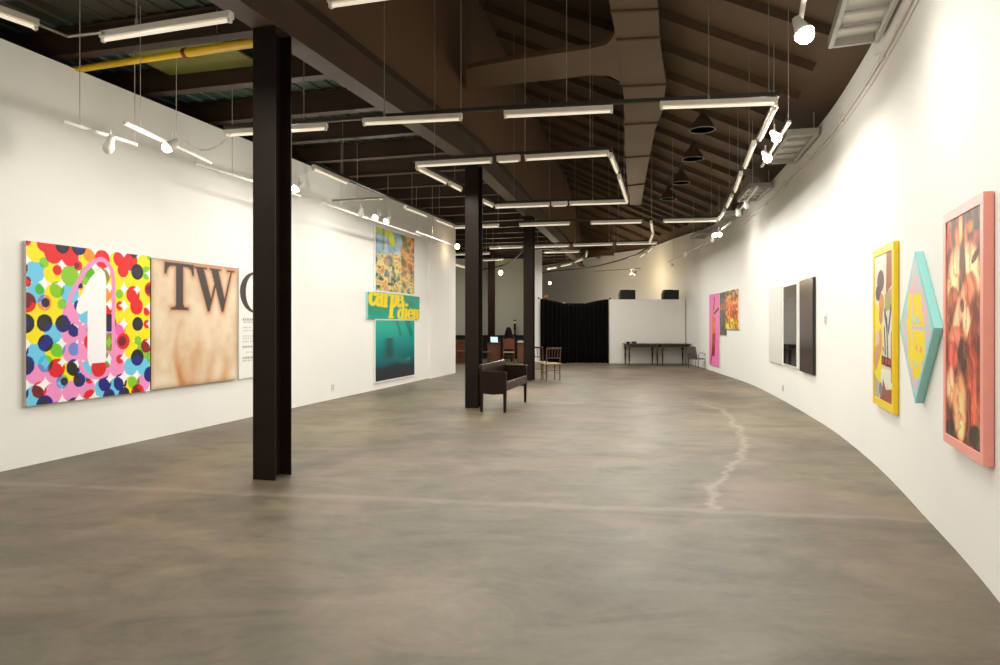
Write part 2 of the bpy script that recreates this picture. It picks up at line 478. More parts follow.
k = -6
while True:
    v = 1.77 + 1.29 * k
    if v > 26.5: break
    ug = u_girder(v) - 0.15
    a, c = xy(-7.5, v), xy(ug, v)
    t = thing('ceiling_joist', 'dark brown steel joist crossing from left wall to the girder', 'joist', (a.x, a.y, 4.54), 0, 'ceiling joists')
    for z in (4.547, 4.843): MB().bar((a.x, a.y, z), (c.x, c.y, z), 0.15, 0.014).build('flange', 'joist', t, True)
    MB().bar((a.x, a.y, 4.695), (c.x, c.y, 4.695), 0.012, 0.28).build('web', 'joist', t, True)
    k += 1
v = -8.6
while v < 27.2:
    uw, ug = u_wall(v) - 0.35, u_girder(v) + 0.1
    a, c = xy(uw, v, roof_z(uw, v) - 0.065), xy(ug, v, roof_z(ug, v) - 0.065)
    o = MB().bar(a, c, 0.10, 0.12).build('roof_rafter', 'rafter')
    tag(o, 'dark sloping rafter under the pitched roof on the right', 'rafter', 'roof rafters')
    v += 1.15

# overhead duct with a side branch
b = MB()
dz = 5.55
left = [(596, -40), (609, 0), (613, 22), (618, 45), (624, 100), (625, 120), (625, 150), (627, 180), (630, 205)]
right = [(652, -40), (657, 0), (659, 22), (660, 45), (666, 82), (663, 110), (655, 130), (648, 165), (641, 205)]
L_ = [at_z(x, y, dz) for x, y in left]; R_ = [at_z(x, y, dz) for x, y in right]
n = len(L_); vs = []
for l, r in zip(L_, R_): vs += [l, r, r + Vector((0, 0, 0.1)), l + Vector((0, 0, 0.1))]
fs = []
for i in range(n - 1):
    for q in range(4): fs.append((4 * i + q, 4 * i + (q + 1) % 4, 4 * i + 4 + (q + 1) % 4, 4 * i + 4 + q))
fs += [(3, 2, 1, 0), tuple(4 * (n - 1) + q for q in range(4))]
b.add(vs, fs)
t = thing('air_duct', 'wide grey brown air duct hanging under the pitched roof with side branch', 'duct', (L_[3].x, L_[3].y, dz))
b.build('trunk_duct', 'duct', t, True)
poly = [(560, 54), (590, 50), (606, 46), (613, 38), (617, 30), (622, 45), (624, 92), (619, 82), (610, 77), (590, 76), (560, 80), (520, 84), (480, 89), (467, 91), (467, 70), (480, 67), (520, 60)]
pw = [at_z(x, y, dz - 0.0) for x, y in poly]
MB().prism([(p.x, p.y) for p in pw], lambda a, c, z: (a, c, z), dz + 0.015, dz + 0.09).build('branch_duct', 'duct', t, True)
for i, y in enumerate((12, 40, 87, 125, 158, 186)):
    l = np.interp(y, [q[1] for q in left], [q[0] for q in left]); r = np.interp(y, [q[1] for q in right], [q[0] for q in right])
    MB().bar(at_z(l - 1, y, dz - 0.012), at_z(r + 1, y - 2, dz - 0.012), 0.05, 0.024).build('joint_flange', 'rafter', t, True)

# yellow pipe, and an olive board coloured as brighter lit deck
P0, P1 = at_z(70, 70.5, 4.42), at_z(272, 40, 4.42)
t = thing('yellow_pipe', 'bright yellow pipe crossing above the left wall to the nearest column', 'pipe', tuple(P0))
Pm = P0.lerp(P1, 0.60)
MB().tube([P0, P0.lerp(P1, 0.3), Pm], 0.036, 14).build('thin_section', 'yellow', t, True, True)
MB().tube([Pm, P1], 0.047, 14).build('thick_section', 'yellow', t, True, True)
d = (P1 - P0).normalized()
MB().tube([Pm - d * 0.02, Pm + d * 0.02], 0.056, 14).build('coupling_ring', 'red', t, True, True)
MB().tube([P0 - d * 0.05, P0 + d * 0.05], 0.05, 14).build('end_elbow', 'girder', t, True, True)
for s in (0.35, 0.75):
    q = P0.lerp(P1, s)
    MB().tube([q, q + Vector((0, 0, DECK - q.z))], 0.006, 6).build('hanger', 'rod', t, True)
v0, v1 = 0.95, 1.69
tag(MB().prism([(-2.55, v0), (-1.2, v0), (-1.2, v1), (-2.55, v1)], lambda a, c, z: xy(a, c, z), 4.74, 4.765).build('ceiling_lit_board', 'lit_deck'),
    'olive green board standing in for a brighter lit deck panel between joists above the yellow pipe', 'board')

# ------------------------------------------------------------------ suspended fluorescent battens
ZF = 3.85
BPOW = 19.0
def batten(x0, y0, x1, y1, label, rods=(0.5,), group='hanging fluorescent battens', z=ZF, ends=None, rodtop=None):
    p, q = ends if ends else (at_z(x0, y0, z), at_z(x1, y1, z))
    c = (p + q) / 2; d = q - p; L = d.length; rz = math.atan2(d.y, d.x)
    t = thing('fluorescent_light', label, 'light', tuple(c), rz, group)
    h = L / 2
    prof = [(-0.034, 0.0), (0.034, 0.0), (0.026, 0.052), (-0.026, 0.052)]
    MB().prism(prof, lambda a, e, s: (s, a, e), -h, h).build('housing', 'batten', t)
    tb = MB().tube([(-h + 0.03, 0, -0.018), (h - 0.03, 0, -0.018)], 0.013, 8).build('tube', 'tube', t, False, True)
    for s in (-1, 1):
        MB().box((s * (h - 0.016), 0, -0.012), (0.028, 0.036, 0.045), ch=0.004).build('end_cap', 'batten', tb)
    la = bpy.data.lights.new('batten_lamp', 'AREA'); la.shape = 'RECTANGLE'; la.size = max(L - 0.06, 0.1); la.size_y = 0.04
    la.energy = BPOW * L; la.color = (1.0, 0.97, 0.925)
    lo = bpy.data.objects.new('batten_lamp', la); COL.objects.link(lo); lo.location = c + Vector((0, 0, -0.045)); lo.rotation_euler = (0, 0, rz)
    for f in rods:
        x = -h + f * L
        pw = PM[t.name] @ Vector((x, 0, 0)); top = (rodtop if rodtop else top_over(pw)) - pw.z
        MB().tube([(x, 0, 0.05), (x, 0, top - 0.02)], 0.0055, 6).tube([(x, 0, 0.05), (x, 0, 0.11)], 0.013, 6).build('suspension_rod', 'rod', t)
    return t
B_ = 'white fluorescent batten '
batten(-40, -1, 37.5, 26.5, B_ + 'in the top left corner, cut by the photo edge', ())
batten(102, 38.5, 231.5, 18, B_ + 'just above the yellow pipe, left of the nearest column', (0.28,))
batten(329, 4, 450, -13, B_ + 'at the top edge, right of the nearest column', (0.5,))
batten(60, -60, -60, -95, B_ + 'behind the camera side of the near row', ()) if False else None
batten(225, 134.5, 327, 127.5, B_ + 'poking out from behind the nearest column', (0.78,))
batten(363, 123, 462, 118, B_ + 'of the front row, first one right of the nearest column', (0.22, 0.99))
batten(504, 115.5, 613, 110, B_ + 'in the middle of the front row, beside the duct', (0.58,))
batten(660, 106.5, 777, 102.5, B_ + 'at the right end of the front row', (0.42, 0.93))
G1 = 'battens of the chain along the curved wall'
batten(775, 107, 760, 139, B_ + 'of the descending chain by the curved wall, nearest', (), G1)
batten(754, 144, 745, 167, B_ + 'of the descending chain by the curved wall, second', (0.5,), G1)
batten(741, 174, 735, 191, B_ + 'of the descending chain by the curved wall, third', (0.5,), G1)
batten(732, 196, 727, 207, B_ + 'of the descending chain by the curved wall, fourth', (0.5,), G1)
batten(724.5, 211, 719, 219.5, B_ + 'of the descending chain by the curved wall, farthest', (), G1)
batten(663, 221.5, 717, 220.5, B_ + 'running left from the far end of the wall chain', (0.18, 0.9))
G2 = 'battens of the hanging rectangle'
batten(416, 165.5, 492, 161, B_ + 'at the front left of the hanging rectangle', (0.25,), G2)
batten(525, 158.8, 609, 154, B_ + 'at the front right of the hanging rectangle', (0.0, 0.78), G2)
batten(417, 168, 446, 182.5, B_ + 'on the left side of the hanging rectangle, nearer', (), G2)
batten(449.5, 184, 461, 190, B_ + 'on the left side of the hanging rectangle, ending at the second column', (0.45,), G2)
batten(482.5, 201.5, 492.5, 206, B_ + 'on the left side of the hanging rectangle, just right of second column', (), G2)
batten(610.5, 156, 617, 172, B_ + 'on the right side of the hanging rectangle, nearer', (), G2)
batten(619, 177, 627, 202, B_ + 'on the right side of the hanging rectangle, farther', (0.6,), G2, rodtop=5.54)
batten(495, 207, 549.5, 205, B_ + 'at the back left of the hanging rectangle', (0.35,), G2)
batten(569.5, 204, 628, 202.3, B_ + 'at the back right of the hanging rectangle', (0.4,), G2)
G3 = 'battens above the left wall'
batten(313, 168, 347.5, 183, B_ + 'over the top of the left wall, nearest of three', (0.85,), G3)
batten(405, 207.5, 427, 216, B_ + 'over the left wall above the tall collage picture', (0.3,), G3)
batten(435.5, 219.5, 453, 226.5, B_ + 'over the far end of the left wall', (0.2,), G3)
G4 = 'battens of the distant rows'
batten(454, 227.5, 499, 226, B_ + 'passing behind the second column above the grey wall', (0.98,), G4)
batten(519.5, 225.5, 570, 223.8, B_ + 'in front of the third column, short row', (0.6,), G4)
batten(590.5, 223.2, 642, 222, B_ + 'just below the right end of the hanging rectangle', (0.55,), G4)
batten(489.5, 248.3, 523, 247, B_ + 'left of the third column in the far row', (0.1,), G4)
batten(534, 247, 569.5, 245.8, B_ + 'of the far row, first right of the third column', (0.1,), G4)
batten(573, 245.5, 613, 244.3, B_ + 'of the far row, second right of the third column', (0.05, 0.9), G4)
batten(616, 244, 657, 243.2, B_ + 'at the right end of the far row', (0.05,), G4)
batten(544, 252.5, 579.5, 251.6, B_ + 'hanging just below the far row', (0.5,), G4)
batten(454.5, 254.5, 490, 253.5, B_ + 'crossing behind second column below the others', (0.9,), G4)
batten(482.5, 260.3, 503.5, 259.6, B_ + 'low over the reddish brown back column', (0.5,), G4)
batten(453.5, 264.5, 465, 267.5, B_ + 'peeking out at the left wall end, lowest', (), G4)
G5 = 'short battens of the far curved chain'
batten(649.5, 243, 653, 233.5, B_ + 'rising at the right end of the far curved chain', (0.5,), G5)
batten(652.5, 232, 651, 222.5, B_ + 'topmost of the far curved chain', (0.5,), G5)
batten(648, 251.5, 653, 247, B_ + 'at the bend of the far curved chain', (), G5)
batten(640.5, 256.5, 646, 252.8, B_ + 'left of the bend of the far curved chain', (0.5,), G5)
G6 = 'short battens of the inner far arc'
batten(547, 269.2, 557, 267.3, B_ + 'at the left end of the inner arc above the curtain', (0.7,), G6)
batten(561, 266.2, 572, 263.6, B_ + 'in the middle of the inner arc above the curtain', (0.5,), G6)
batten(575, 262, 583.5, 259, B_ + 'at the right end of the inner arc above the curtain', (0.5,), G6)
batten(586, 257, 587, 252.5, B_ + 'upright-looking end of the inner arc above the curtain', (), G6)

def fill_batten(x, y):  # unseen battens added to brighten the foreground and near right wall
    a = Vector((x, y, ZF)) - BX * 0.6; c = Vector((x, y, ZF)) + BX * 0.6
    return batten(0, 0, 0, 0, B_ + 'added as fill light overhead near the camera, outside the picture', (0.5,), 'added fill battens outside the picture', ends=(a, c))
def rail(path, label, w=0.05, h=0.04, m='rail', z=ZF, dz=0.085, rodat=()):
    pts = [at_z(x, y, z) + Vector((0, 0, dz)) for x, y in path]
    b = MB()
    for p, q in zip(pts, pts[1:]): b.bar(p, q, w, h)
    o = b.build('mounting_rail', m); tag(o, label, 'rail', 'light mounting rails'); return o
rail([(225, 134.5), (327, 127.5), (462, 118), (504, 115.5), (613, 110), (777, 102.5), (759, 141), (741, 174), (718.5, 220.5), (660, 221.6)], 'long dark rail carrying the front row and the chain beside the curved wall')
rail([(320, 171), (347, 183), (380, 197), (404, 207), (428, 216.2), (453, 226.5), (499, 226)], 'dark rail along the top of the left wall')
rail([(483, 201.5), (494, 207), (628.5, 202.3), (610, 154), (414, 165.6), (461, 190)], 'dark rectangular rail carrying the hanging rectangle of battens')
rail([(519, 225.5), (571, 223.8), (643, 222)], 'dark rail below the hanging rectangle')
rail([(484, 248.5), (524, 247), (658, 243.2)], 'dark straight rail of the far row')
rail([(480, 271.5), (492, 270.2), (505, 266.8), (513, 262.5), (519.5, 257), (524, 251)], 'dark curved rail left of the third column')
rail([(536, 275), (560, 272.5), (580, 270.6), (600, 267.5), (620, 262.5), (637, 257), (648, 250.5), (653.5, 241), (651, 222.5)], 'long dark curved rail above the partition and curtain')
rail([(544, 269.5), (560, 266.4), (575, 262.4), (584, 258.8), (587, 252)], 'dark rail of the inner arc above the curtain')
rail([(37, 26.5), (67, 38), (103, 38)], 'thin grey conduit joining the two top left battens', 0.02, 0.02, 'rod', dz=0.03) if False else None
pts = [at_z(x, y, ZF) + Vector((0, 0, 0.02)) for x, y in ((37, 26.5), (68, 39), (102, 35))]
tag(MB().tube(pts, 0.012, 8).build('conduit', 'rod'), 'thin grey conduit elbow joining the two top left battens', 'conduit')
for (x0, y0, x1, y1, lb) in ((497, 160.6, 520, 159.2, 'white emergency gear box in the front of the hanging rectangle'), (551.5, 205, 567.5, 204.4, 'white emergency gear box in the back of the hanging rectangle')):
    p, q = at_z(x0, y0, ZF), at_z(x1, y1, ZF); d = q - p
    t = thing('gear_box', lb, 'box', tuple((p + q) / 2), math.atan2(d.y, d.x), 'emergency gear boxes')
    MB().box((0, 0, 0.02), (d.length, 0.09, 0.085), ch=0.008).build('body', 'batten', t)
    MB().box((0, 0, -0.026), (d.length * 0.8, 0.06, 0.008), ch=0.002).build('diffuser', 'tube', t)

for (x, y) in ((0.75, 3.0), (1.5, 4.5), (-3.6, 2.6), (-0.6, 1.6), (-4.6, -1.2), (-1.4, -2.2), (-4.2, -5.0)):
    t_ = fill_batten(x, y)
# dome pendants, unlit
for i, (x, y) in enumerate(((702.5, 130), (693, 159), (681, 183), (668.5, 199))):
    p = at_z(x, y, 5.0)
    t = thing('dome_pendant', 'unlit round dome pendant under the pitched roof, ' + ('nearest of four', 'second of four', 'third of four', 'farthest of four')[i], 'pendant lamp', tuple(p), 0, 'unlit dome pendants')
    sh = MB().lathe([(0.225, 0), (0.215, 0.01), (0.20, 0.07), (0.12, 0.2), (0.06, 0.26), (0.05, 0.36), (0.0, 0.37), (0.0, 0.33), (0.04, 0.25), (0.11, 0.19), (0.19, 0.06), (0.205, 0.0)], n=24).build('shade', 'rafter', t, False, True)
    MB().tube([(0.222 * math.cos(a), 0.222 * math.sin(a), 0) for a in [2 * math.pi * k / 24 for k in range(25)]], 0.008, 6).build('rim', 'rod', sh, False, True)
    MB().tube([(0, 0, 0.36), (0, 0, max(top_over(p) - 5.0, 0.5))], 0.01, 6).build('cord', 'rafter', t)

# ------------------------------------------------------------------ track spotlights
def lamp_light(pos, power, col=(1.0, 0.95, 0.87), r=0.06):
    l = bpy.data.lights.new('bulb_lamp', 'POINT'); l.energy = power; l.shadow_soft_size = r; l.color = col
    o = bpy.data.objects.new('bulb_lamp', l); COL.objects.link(o); o.location = pos
    return o
def track(p, q, label, wires=(0.1, 0.9), m='white_metal'):
    p, q = Vector(p), Vector(q); c = (p + q) / 2; d = q - p; rz = math.atan2(d.y, d.x); h = d.length / 2
    t = thing('lighting_track', label, 'lighting track', tuple(c), rz, 'lighting tracks')
    sl = (q.z - p.z) / max(d.length, 0.01)
    MB().bar((-h, 0, -sl * h), (h, 0, sl * h), 0.036, 0.03).build('track_bar', m, t)
    for s in (-1, 1): MB().box((s * h, 0, s * sl * h), (0.03, 0.042, 0.036), ch=0.004).build('end_cap', m, t)
    for f in wires:
        x = -h + 2 * h * f; z = sl * x
        pw = PM[t.name] @ Vector((x, 0, z))
        MB().tube([(x, 0, z + 0.012), (x, 0, max(top_over(pw), c.z + 0.3) - c.z)], 0.0045, 6).build('wire', 'wire', t)
    return t
def spot(bulb, aim, label, lit=None, power=0, size=110, arm=0.12, col=(1.0, 0.95, 0.87), sc=1.0, up=None, blend=1.0):
    """bulb: centre of the lamp face; aim: where it points"""
    B = Vector(bulb); A = Vector(aim); d = (A - B).normalized()
    back = B - d * 0.12 * sc
    t = thing('track_spotlight', label, 'spotlight', tuple(B), 0, 'track spotlights')
    hd = MB().lathe([(0.026, -0.135), (0.036, -0.12), (0.04, -0.06), (0.055, -0.02), (0.06, 0.0), (0.054, 0.0), (0.05, -0.02), (0.0, -0.03)], tuple(B), 16, d).build('head', 'white_metal', t, True, True) if sc == 1.0 else MB().lathe([(0.026 * sc, -0.135 * sc), (0.04 * sc, -0.06 * sc), (0.06 * sc, 0.0), (0.05 * sc, -0.02 * sc), (0.0, -0.03 * sc)], tuple(B), 14, d).build('head', 'white_metal', t, True, True)
    g = MB(); g.sphere(tuple(B + d * 0.012), 0.052 * sc); g.build('bulb', lit if lit else 'unlit', hd, True, True)
    top = B + Vector((0, 0, arm)) - d * 0.07 * sc if up is None else Vector(up)
    MB().tube([B - d * 0.07 * sc, top], 0.009, 8).build('arm', 'white_metal', t, True)
    if power: lamp_light(B + d * 0.14 * sc, power, col)
    return t
def lw(px, z):  # point on left wall by picture column
    p = wall_l(px); return Vector((p.x, p.y, z))

POW = 0.095
# left wall
track(at_z(64, 122, 3.5), at_z(136, 144.5, 3.5), 'white lighting track by the left wall holding an unlit spotlight', (0.2, 0.98))
spot(at_z(108.5, 148, 3.34), lw(60, 1.6), 'unlit white spotlight on the nearest left wall track', None, 0)
track(at_z(125, 123, 3.55), at_z(210, 163, 3.55), 'white lighting track holding the bright spotlight above the TWO painting', (0.15, 0.55))
spot(at_z(168, 147, 3.4), lw(30, 1.4) - AX * 1.4, 'glaring lit spotlight on the left wall above the TWO painting', 'lit', 170 * POW, 150)
track(at_z(196, 164, 3.6), at_z(300, 196, 3.6), 'white lighting track passing behind the nearest column', (0.3, 0.9))
spot(at_z(296, 188.5, 3.5), lw(262, 1.5) - AX * 2.6, 'glaring lit spotlight peeking out right of the nearest column', 'lit', 170 * POW, 150)
track(at_z(322, 203, 3.6), at_z(420, 236, 3.6), 'white lighting track in front of the tall collage picture', (0.15, 0.6, 0.95))
spot(at_z(360.5, 214.5, 3.45), lw(340, 1.9), 'unlit spotlight left of the lit pair before the collage', None, 0)
spot(at_z(375.5, 217, 3.5), lw(380, 1.6) - AX * 4.5, 'lit spotlight, left one of the pair above the collage picture', 'lit', 140 * POW, 130)
spot(at_z(386.5, 221, 3.5), lw(408, 1.6) - AX * 5.0, 'lit spotlight, right one of the pair above the collage picture', 'lit', 130 * POW, 130)
track(at_z(333, 200.5, 3.8), at_z(382, 198, 3.8), 'thin dark track crossing above the pair of lit spotlights', (0.5,), 'rod')
track(at_z(417, 232, 3.5), at_z(452, 245, 3.5), 'white lighting track at the far end of the left wall', (0.4,))
# right wall
t = track(at_z(806, -12, 3.95), at_z(800, 22, 3.95), 'white track bearing the large glaring spotlight top right', (0.3,))
spot(at_z(804.5, 34, 3.7), wall_r(985) + Vector((0, 0, 1.3)), 'large glaring lit spotlight at the top right of the hall', 'lit', 190 * POW, 150, sc=1.25, up=tuple(at_z(801, 18, 3.94)))
track(at_z(789, 122, 3.85), at_z(762, 166, 3.85), 'white track carrying the two lit spotlights before the curved wall', (0.02, 0.5))
spot(at_z(776.5, 137.5, 3.7), wall_r(905) + Vector((0, 0, 1.4)), 'lit spotlight, nearer one of two on the curved wall track', 'lit', 140 * POW, 150)
spot(at_z(767.5, 158, 3.7), wall_r(870) + Vector((0, 0, 1.4)), 'lit spotlight, farther one of two on the curved wall track', 'lit', 120 * POW, 140)
track(at_z(757, 187, 3.85), at_z(738, 212, 3.85), 'white track with unlit spotlights below the ventilation boxes', (0.2, 0.8))
spot(at_z(747, 206, 3.72), wall_r(775) + Vector((0, 0, 1.6)), 'unlit spotlight on the track by the ventilation boxes, nearer', None, 0)
spot(at_z(738.5, 214, 3.72), wall_r(765) + Vector((0, 0, 1.6)), 'unlit spotlight on the track by the ventilation boxes, farther', None, 0)
track(at_z(730, 222, 3.85), at_z(710, 239, 3.85), 'short white track holding the lit pair near the pink painting', (0.5,))
spot(at_z(714.5, 235, 3.7), wall_r(775) + Vector((0, 0, 1.4)), 'lit spotlight, left one of the pair near the pink painting', 'lit', 90 * POW, 130)
spot(at_z(719.5, 234.5, 3.7), wall_r(790) + Vector((0, 0, 1.4)), 'lit spotlight, right one of the pair near the pink painting', 'lit', 110 * POW, 130)
spot(at_z(712, 240, 3.66), wall_r(705) + Vector((0, 0, 1.6)), 'unlit spotlight just below the lit pair near the pink painting', None, 0)
track(at_z(704, 244, 3.75), at_z(684, 254, 3.75), 'white track with an unlit spotlight above the partition corner', (0.5,))
spot(at_z(685.5, 255, 3.6), wall_r(700) + Vector((0, 0, 1.9)), 'unlit spotlight above the partition corner', None, 0)
track(at_z(680, 256.5, 3.75), at_z(668, 262, 3.75), 'short white track above the right speaker', (0.5,))
spot(at_z(672, 265, 3.55), at_z(672, 290, 3.0) + Vector((0.5, 2, -2)), 'unlit spotlight above the right speaker', None, 0)
# far end
track(at_z(590, 271.5, 3.75), at_z(640, 268.5, 3.75), 'thin dark track over the partition with a warm lamp', (0.5,), 'rod')
pb = at_z(634.5, 273.5, 3.6)
spot(pb, pb + Vector((-0.6, 0.9, -0.9)), 'warm yellow lit spotlight above the left speaker', 'lit_warm', 55, 150, col=(1.0, 0.80, 0.5))
spot(at_z(630.5, 274, 3.62), at_z(600, 300, 2.5), 'small unlit spotlight beside the warm yellow one', None, 0, sc=0.8)
def pendant(px, py, z, label, r, power, m, col):
    p = at_z(px, py, z)
    t = thing('bulb_pendant', label, 'pendant lamp', tuple(p), 0, 'bare bulb pendants')
    MB().sphere((0, 0, 0), r, (1, 1, 1.15), 14, 10).build('bulb', m, t, False, True)
    MB().lathe([(0.03, r * 0.9), (0.03, r + 0.06), (0.012, r + 0.09)], n=10).build('socket', 'black', t, False, True)
    MB().tube([(0, 0, r + 0.08), (0, 0, top_over(p) - z)], 0.006, 6).build('cord', 'rail', t)
    if power:
        l = bpy.data.lights.new('bulb_lamp', 'POINT'); l.energy = power; l.color = col; l.shadow_soft_size = r
        o = bpy.data.objects.new('bulb_lamp', l); COL.objects.link(o); o.location = p + Vector((0, 0, -r - 0.12))
pendant(500.7, 272.7, 3.5, 'glowing round bulb hanging before the grey back wall', 0.085, 110, 'lit_warm', (1.0, 0.86, 0.62))
pendant(549.8, 283, 3.4, 'small glowing bulb hanging above the black curtain', 0.06, 130, 'lit_warm', (1.0, 0.84, 0.6))
pendant(457.3, 246.5, 3.75, 'glowing bulb hanging just past the end of the left wall', 0.07, 3, 'lit_warm', (1.0, 0.88, 0.66))
# unseen spotlights beside the camera; those at the left wall added as fill
for i, (v, off, pw) in enumerate(((-2.6, 1.3, 170), (-5.0, 1.3, 150), (-8.0, 1.4, 130))):
    p = LW0 + AX * (v + 0.5) + LN * off; p.z = 3.5
    w = LW0 + AX * (v - 0.2); w.z = 1.5
    spot(p, w, 'added fill spotlight aimed at the left wall beside the camera, number out of view' if False else 'added lit fill spotlight on the left wall outside the picture', 'lit', pw * POW, 150)
for y, pw in ((2.2, 170), (-1.0, 150)):
    p, nn = rc_at_y(y, 1.0); w = p - nn * 1.0; w.z = 1.4; p = p.copy(); p.z = 3.75
    spot(p, w + AX * 0.8, 'lit spotlight on the curved wall outside the picture', 'lit', pw * POW, 150)

# loose cable over the left wall and two conduits on the curved wall
pts = [(186, 141), (193, 147), (200, 150), (208, 150), (216, 147), (224, 141), (231, 133)]
tag(MB().tube([at_z(x, y, 3.75 + 0.0) for x, y in pts], 0.006, 6).build('cable', 'grey_metal', smooth=True), 'loose grey cable drooping over the left wall track', 'cable')
def wall_pipe(z, y0, y1, r, off, label, clips):
    pts = []; y = y0
    while y < y1:
        p, nn = rc_at_y(y, off); pts.append((p.x, p.y, z)); y += 0.4
    t = thing('wall_conduit', label, 'conduit', pts[0], 0, 'conduits along the curved wall')
    MB().tube(pts, r, 8).build('pipe', 'white_metal', t, True, True)
    y = y0 + 0.7
    while y < y1 and clips:
        p, nn = rc_at_y(y, off); q = p - nn * off
        MB().box(((p.x + q.x) / 2, (p.y + q.y) / 2, z), (0.05, 0.05, 0.05)).tube([(p.x + nn.x * 0.06 * math.cos(a), p.y + nn.y * 0.06 * math.cos(a), z + 0.045 * math.sin(a)) for a in np.linspace(0.4, 5.2, 12)], 0.006, 6).build('clip', 'white_metal', t, True)
        y += 2.0
wall_pipe(4.18, 2.0, 23.5, 0.016, 0.03, 'thin conduit running along the curved wall near its top', True)
wall_pipe(4.10, 2.0, 23.5, 0.010, 0.02, 'thinner conduit just below the other on the curved wall', False)

# ventilation boxes under the ceiling along the curved wall
def vent(y0, length, label):
    p, n0 = rc_at_y(y0, 0.27); q, n1 = rc_at_y(y0 + length, 0.27)
    d = q - p; rz = math.atan2(d.y, d.x); c = (p + q) / 2; L = d.length
    t = thing('ventilation_box', label, 'ventilation box', (c.x, c.y, 4.36), rz, 'ventilation boxes')
    W = 0.46
    for sy in (-1, 1): MB().box((0, sy * (W / 2 - 0.02), 0.05), (L, 0.05, 0.11), ch=0.006).build('frame_side', 'grey_metal', t)
    for sx in (-1, 1): MB().box((sx * (L / 2 - 0.025), 0, 0.05), (0.05, W - 0.09, 0.11), ch=0.006).build('frame_end', 'grey_metal', t)
    MB().box((0, 0, 0.085), (L - 0.1, W - 0.09, 0.02)).build('back_panel', 'white_metal', t)
    for k in range(3):
        x = -L / 2 + L * (k + 1) / 4
        MB().box((x, 0, 0.045), (0.05, W - 0.09, 0.03), ch=0.005).build('slat', 'grey_metal', t)
    for sx in (-0.35, 0.35):
        MB().bar((sx * L, -W / 2 + 0.02, 0.1), (sx * L, -W / 2 + 0.02, 0.42), 0.03, 0.012).build('hanger', 'grey_metal', t)
    return t
vent(5.5, 1.35, 'white framed ventilation box under the ceiling at top right, nearest')
vent(10.1, 1.8, 'white slatted ventilation box behind the two lit spotlights')
vent(14.0, 1.6, 'white slatted ventilation box past the two lit spotlights')
vent(17.4, 1.4, 'white ventilation box above the unlit spotlight track')
vent(21.0, 1.4, 'farthest white ventilation box above the partition corner')

# ------------------------------------------------------------------ art
def fbm(shape, cells, seed, octv=4):
    r = np.random.RandomState(seed); ny, nx = shape; out = np.zeros(shape); amp = 1.0; tot = 0
    cx, cy = cells
    for o in range(octv):
        g = r.rand(cy + 2, cx + 2)
        X = np.linspace(0, cx, nx); Y = np.linspace(0, cy, ny)
        xi = np.minimum(X.astype(int), cx - 0); yi = np.minimum(Y.astype(int), cy - 0); fx = X - xi; fy = Y - yi
        fx = fx * fx * (3 - 2 * fx); fy = fy * fy * (3 - 2 * fy)
        A = g[np.ix_(yi, xi)]; Bq = g[np.ix_(yi, np.minimum(xi + 1, cx + 1))]; Cq = g[np.ix_(np.minimum(yi + 1, cy + 1), xi)]; D = g[np.ix_(np.minimum(yi + 1, cy + 1), np.minimum(xi + 1, cx + 1))]
        out += amp * ((A * (1 - fx) + Bq * fx) * (1 - fy)[:, None] + (Cq * (1 - fx) + D * fx) * fy[:, None]); tot += amp
        amp *= 0.55; cx *= 2; cy *= 2
    return out / tot
def inside(U, V, poly):
    r = np.zeros(U.shape, bool); n = len(poly)
    for i in range(n):
        x0, y0 = poly[i]; x1, y1 = poly[(i + 1) % n]
        c = ((y0 > V) != (y1 > V)) & (U < (x1 - x0) * (V - y0) / (y1 - y0 + 1e-12) + x0)
        r ^= c
    return r
def segdist(U, V, a, b):
    dx, dy = b[0] - a[0], b[1] - a[1]; t = np.clip(((U - a[0]) * dx + (V - a[1]) * dy) / (dx * dx + dy * dy + 1e-12), 0, 1)
    return np.hypot(U - a[0] - t * dx, V - a[1] - t * dy)
def sdf(U, V, poly):
    d = np.full(U.shape, 9.0)
    for i in range(len(poly)): d = np.minimum(d, segdist(U, V, poly[i], poly[(i + 1) % len(poly)]))
    return np.where(inside(U, V, poly), -d, d)
def fill(img, mask, c): img[mask] = np.array(c, float)
def blend(img, w, c):
    w = np.clip(w, 0, 1)[..., None]; img[:] = img * (1 - w) + np.asarray(c, float) * w
def pal(f, stops):
    xs = [s[0] for s in stops]; return np.stack([np.interp(f, xs, [s[1][k] for s in stops]) for k in range(3)], -1)

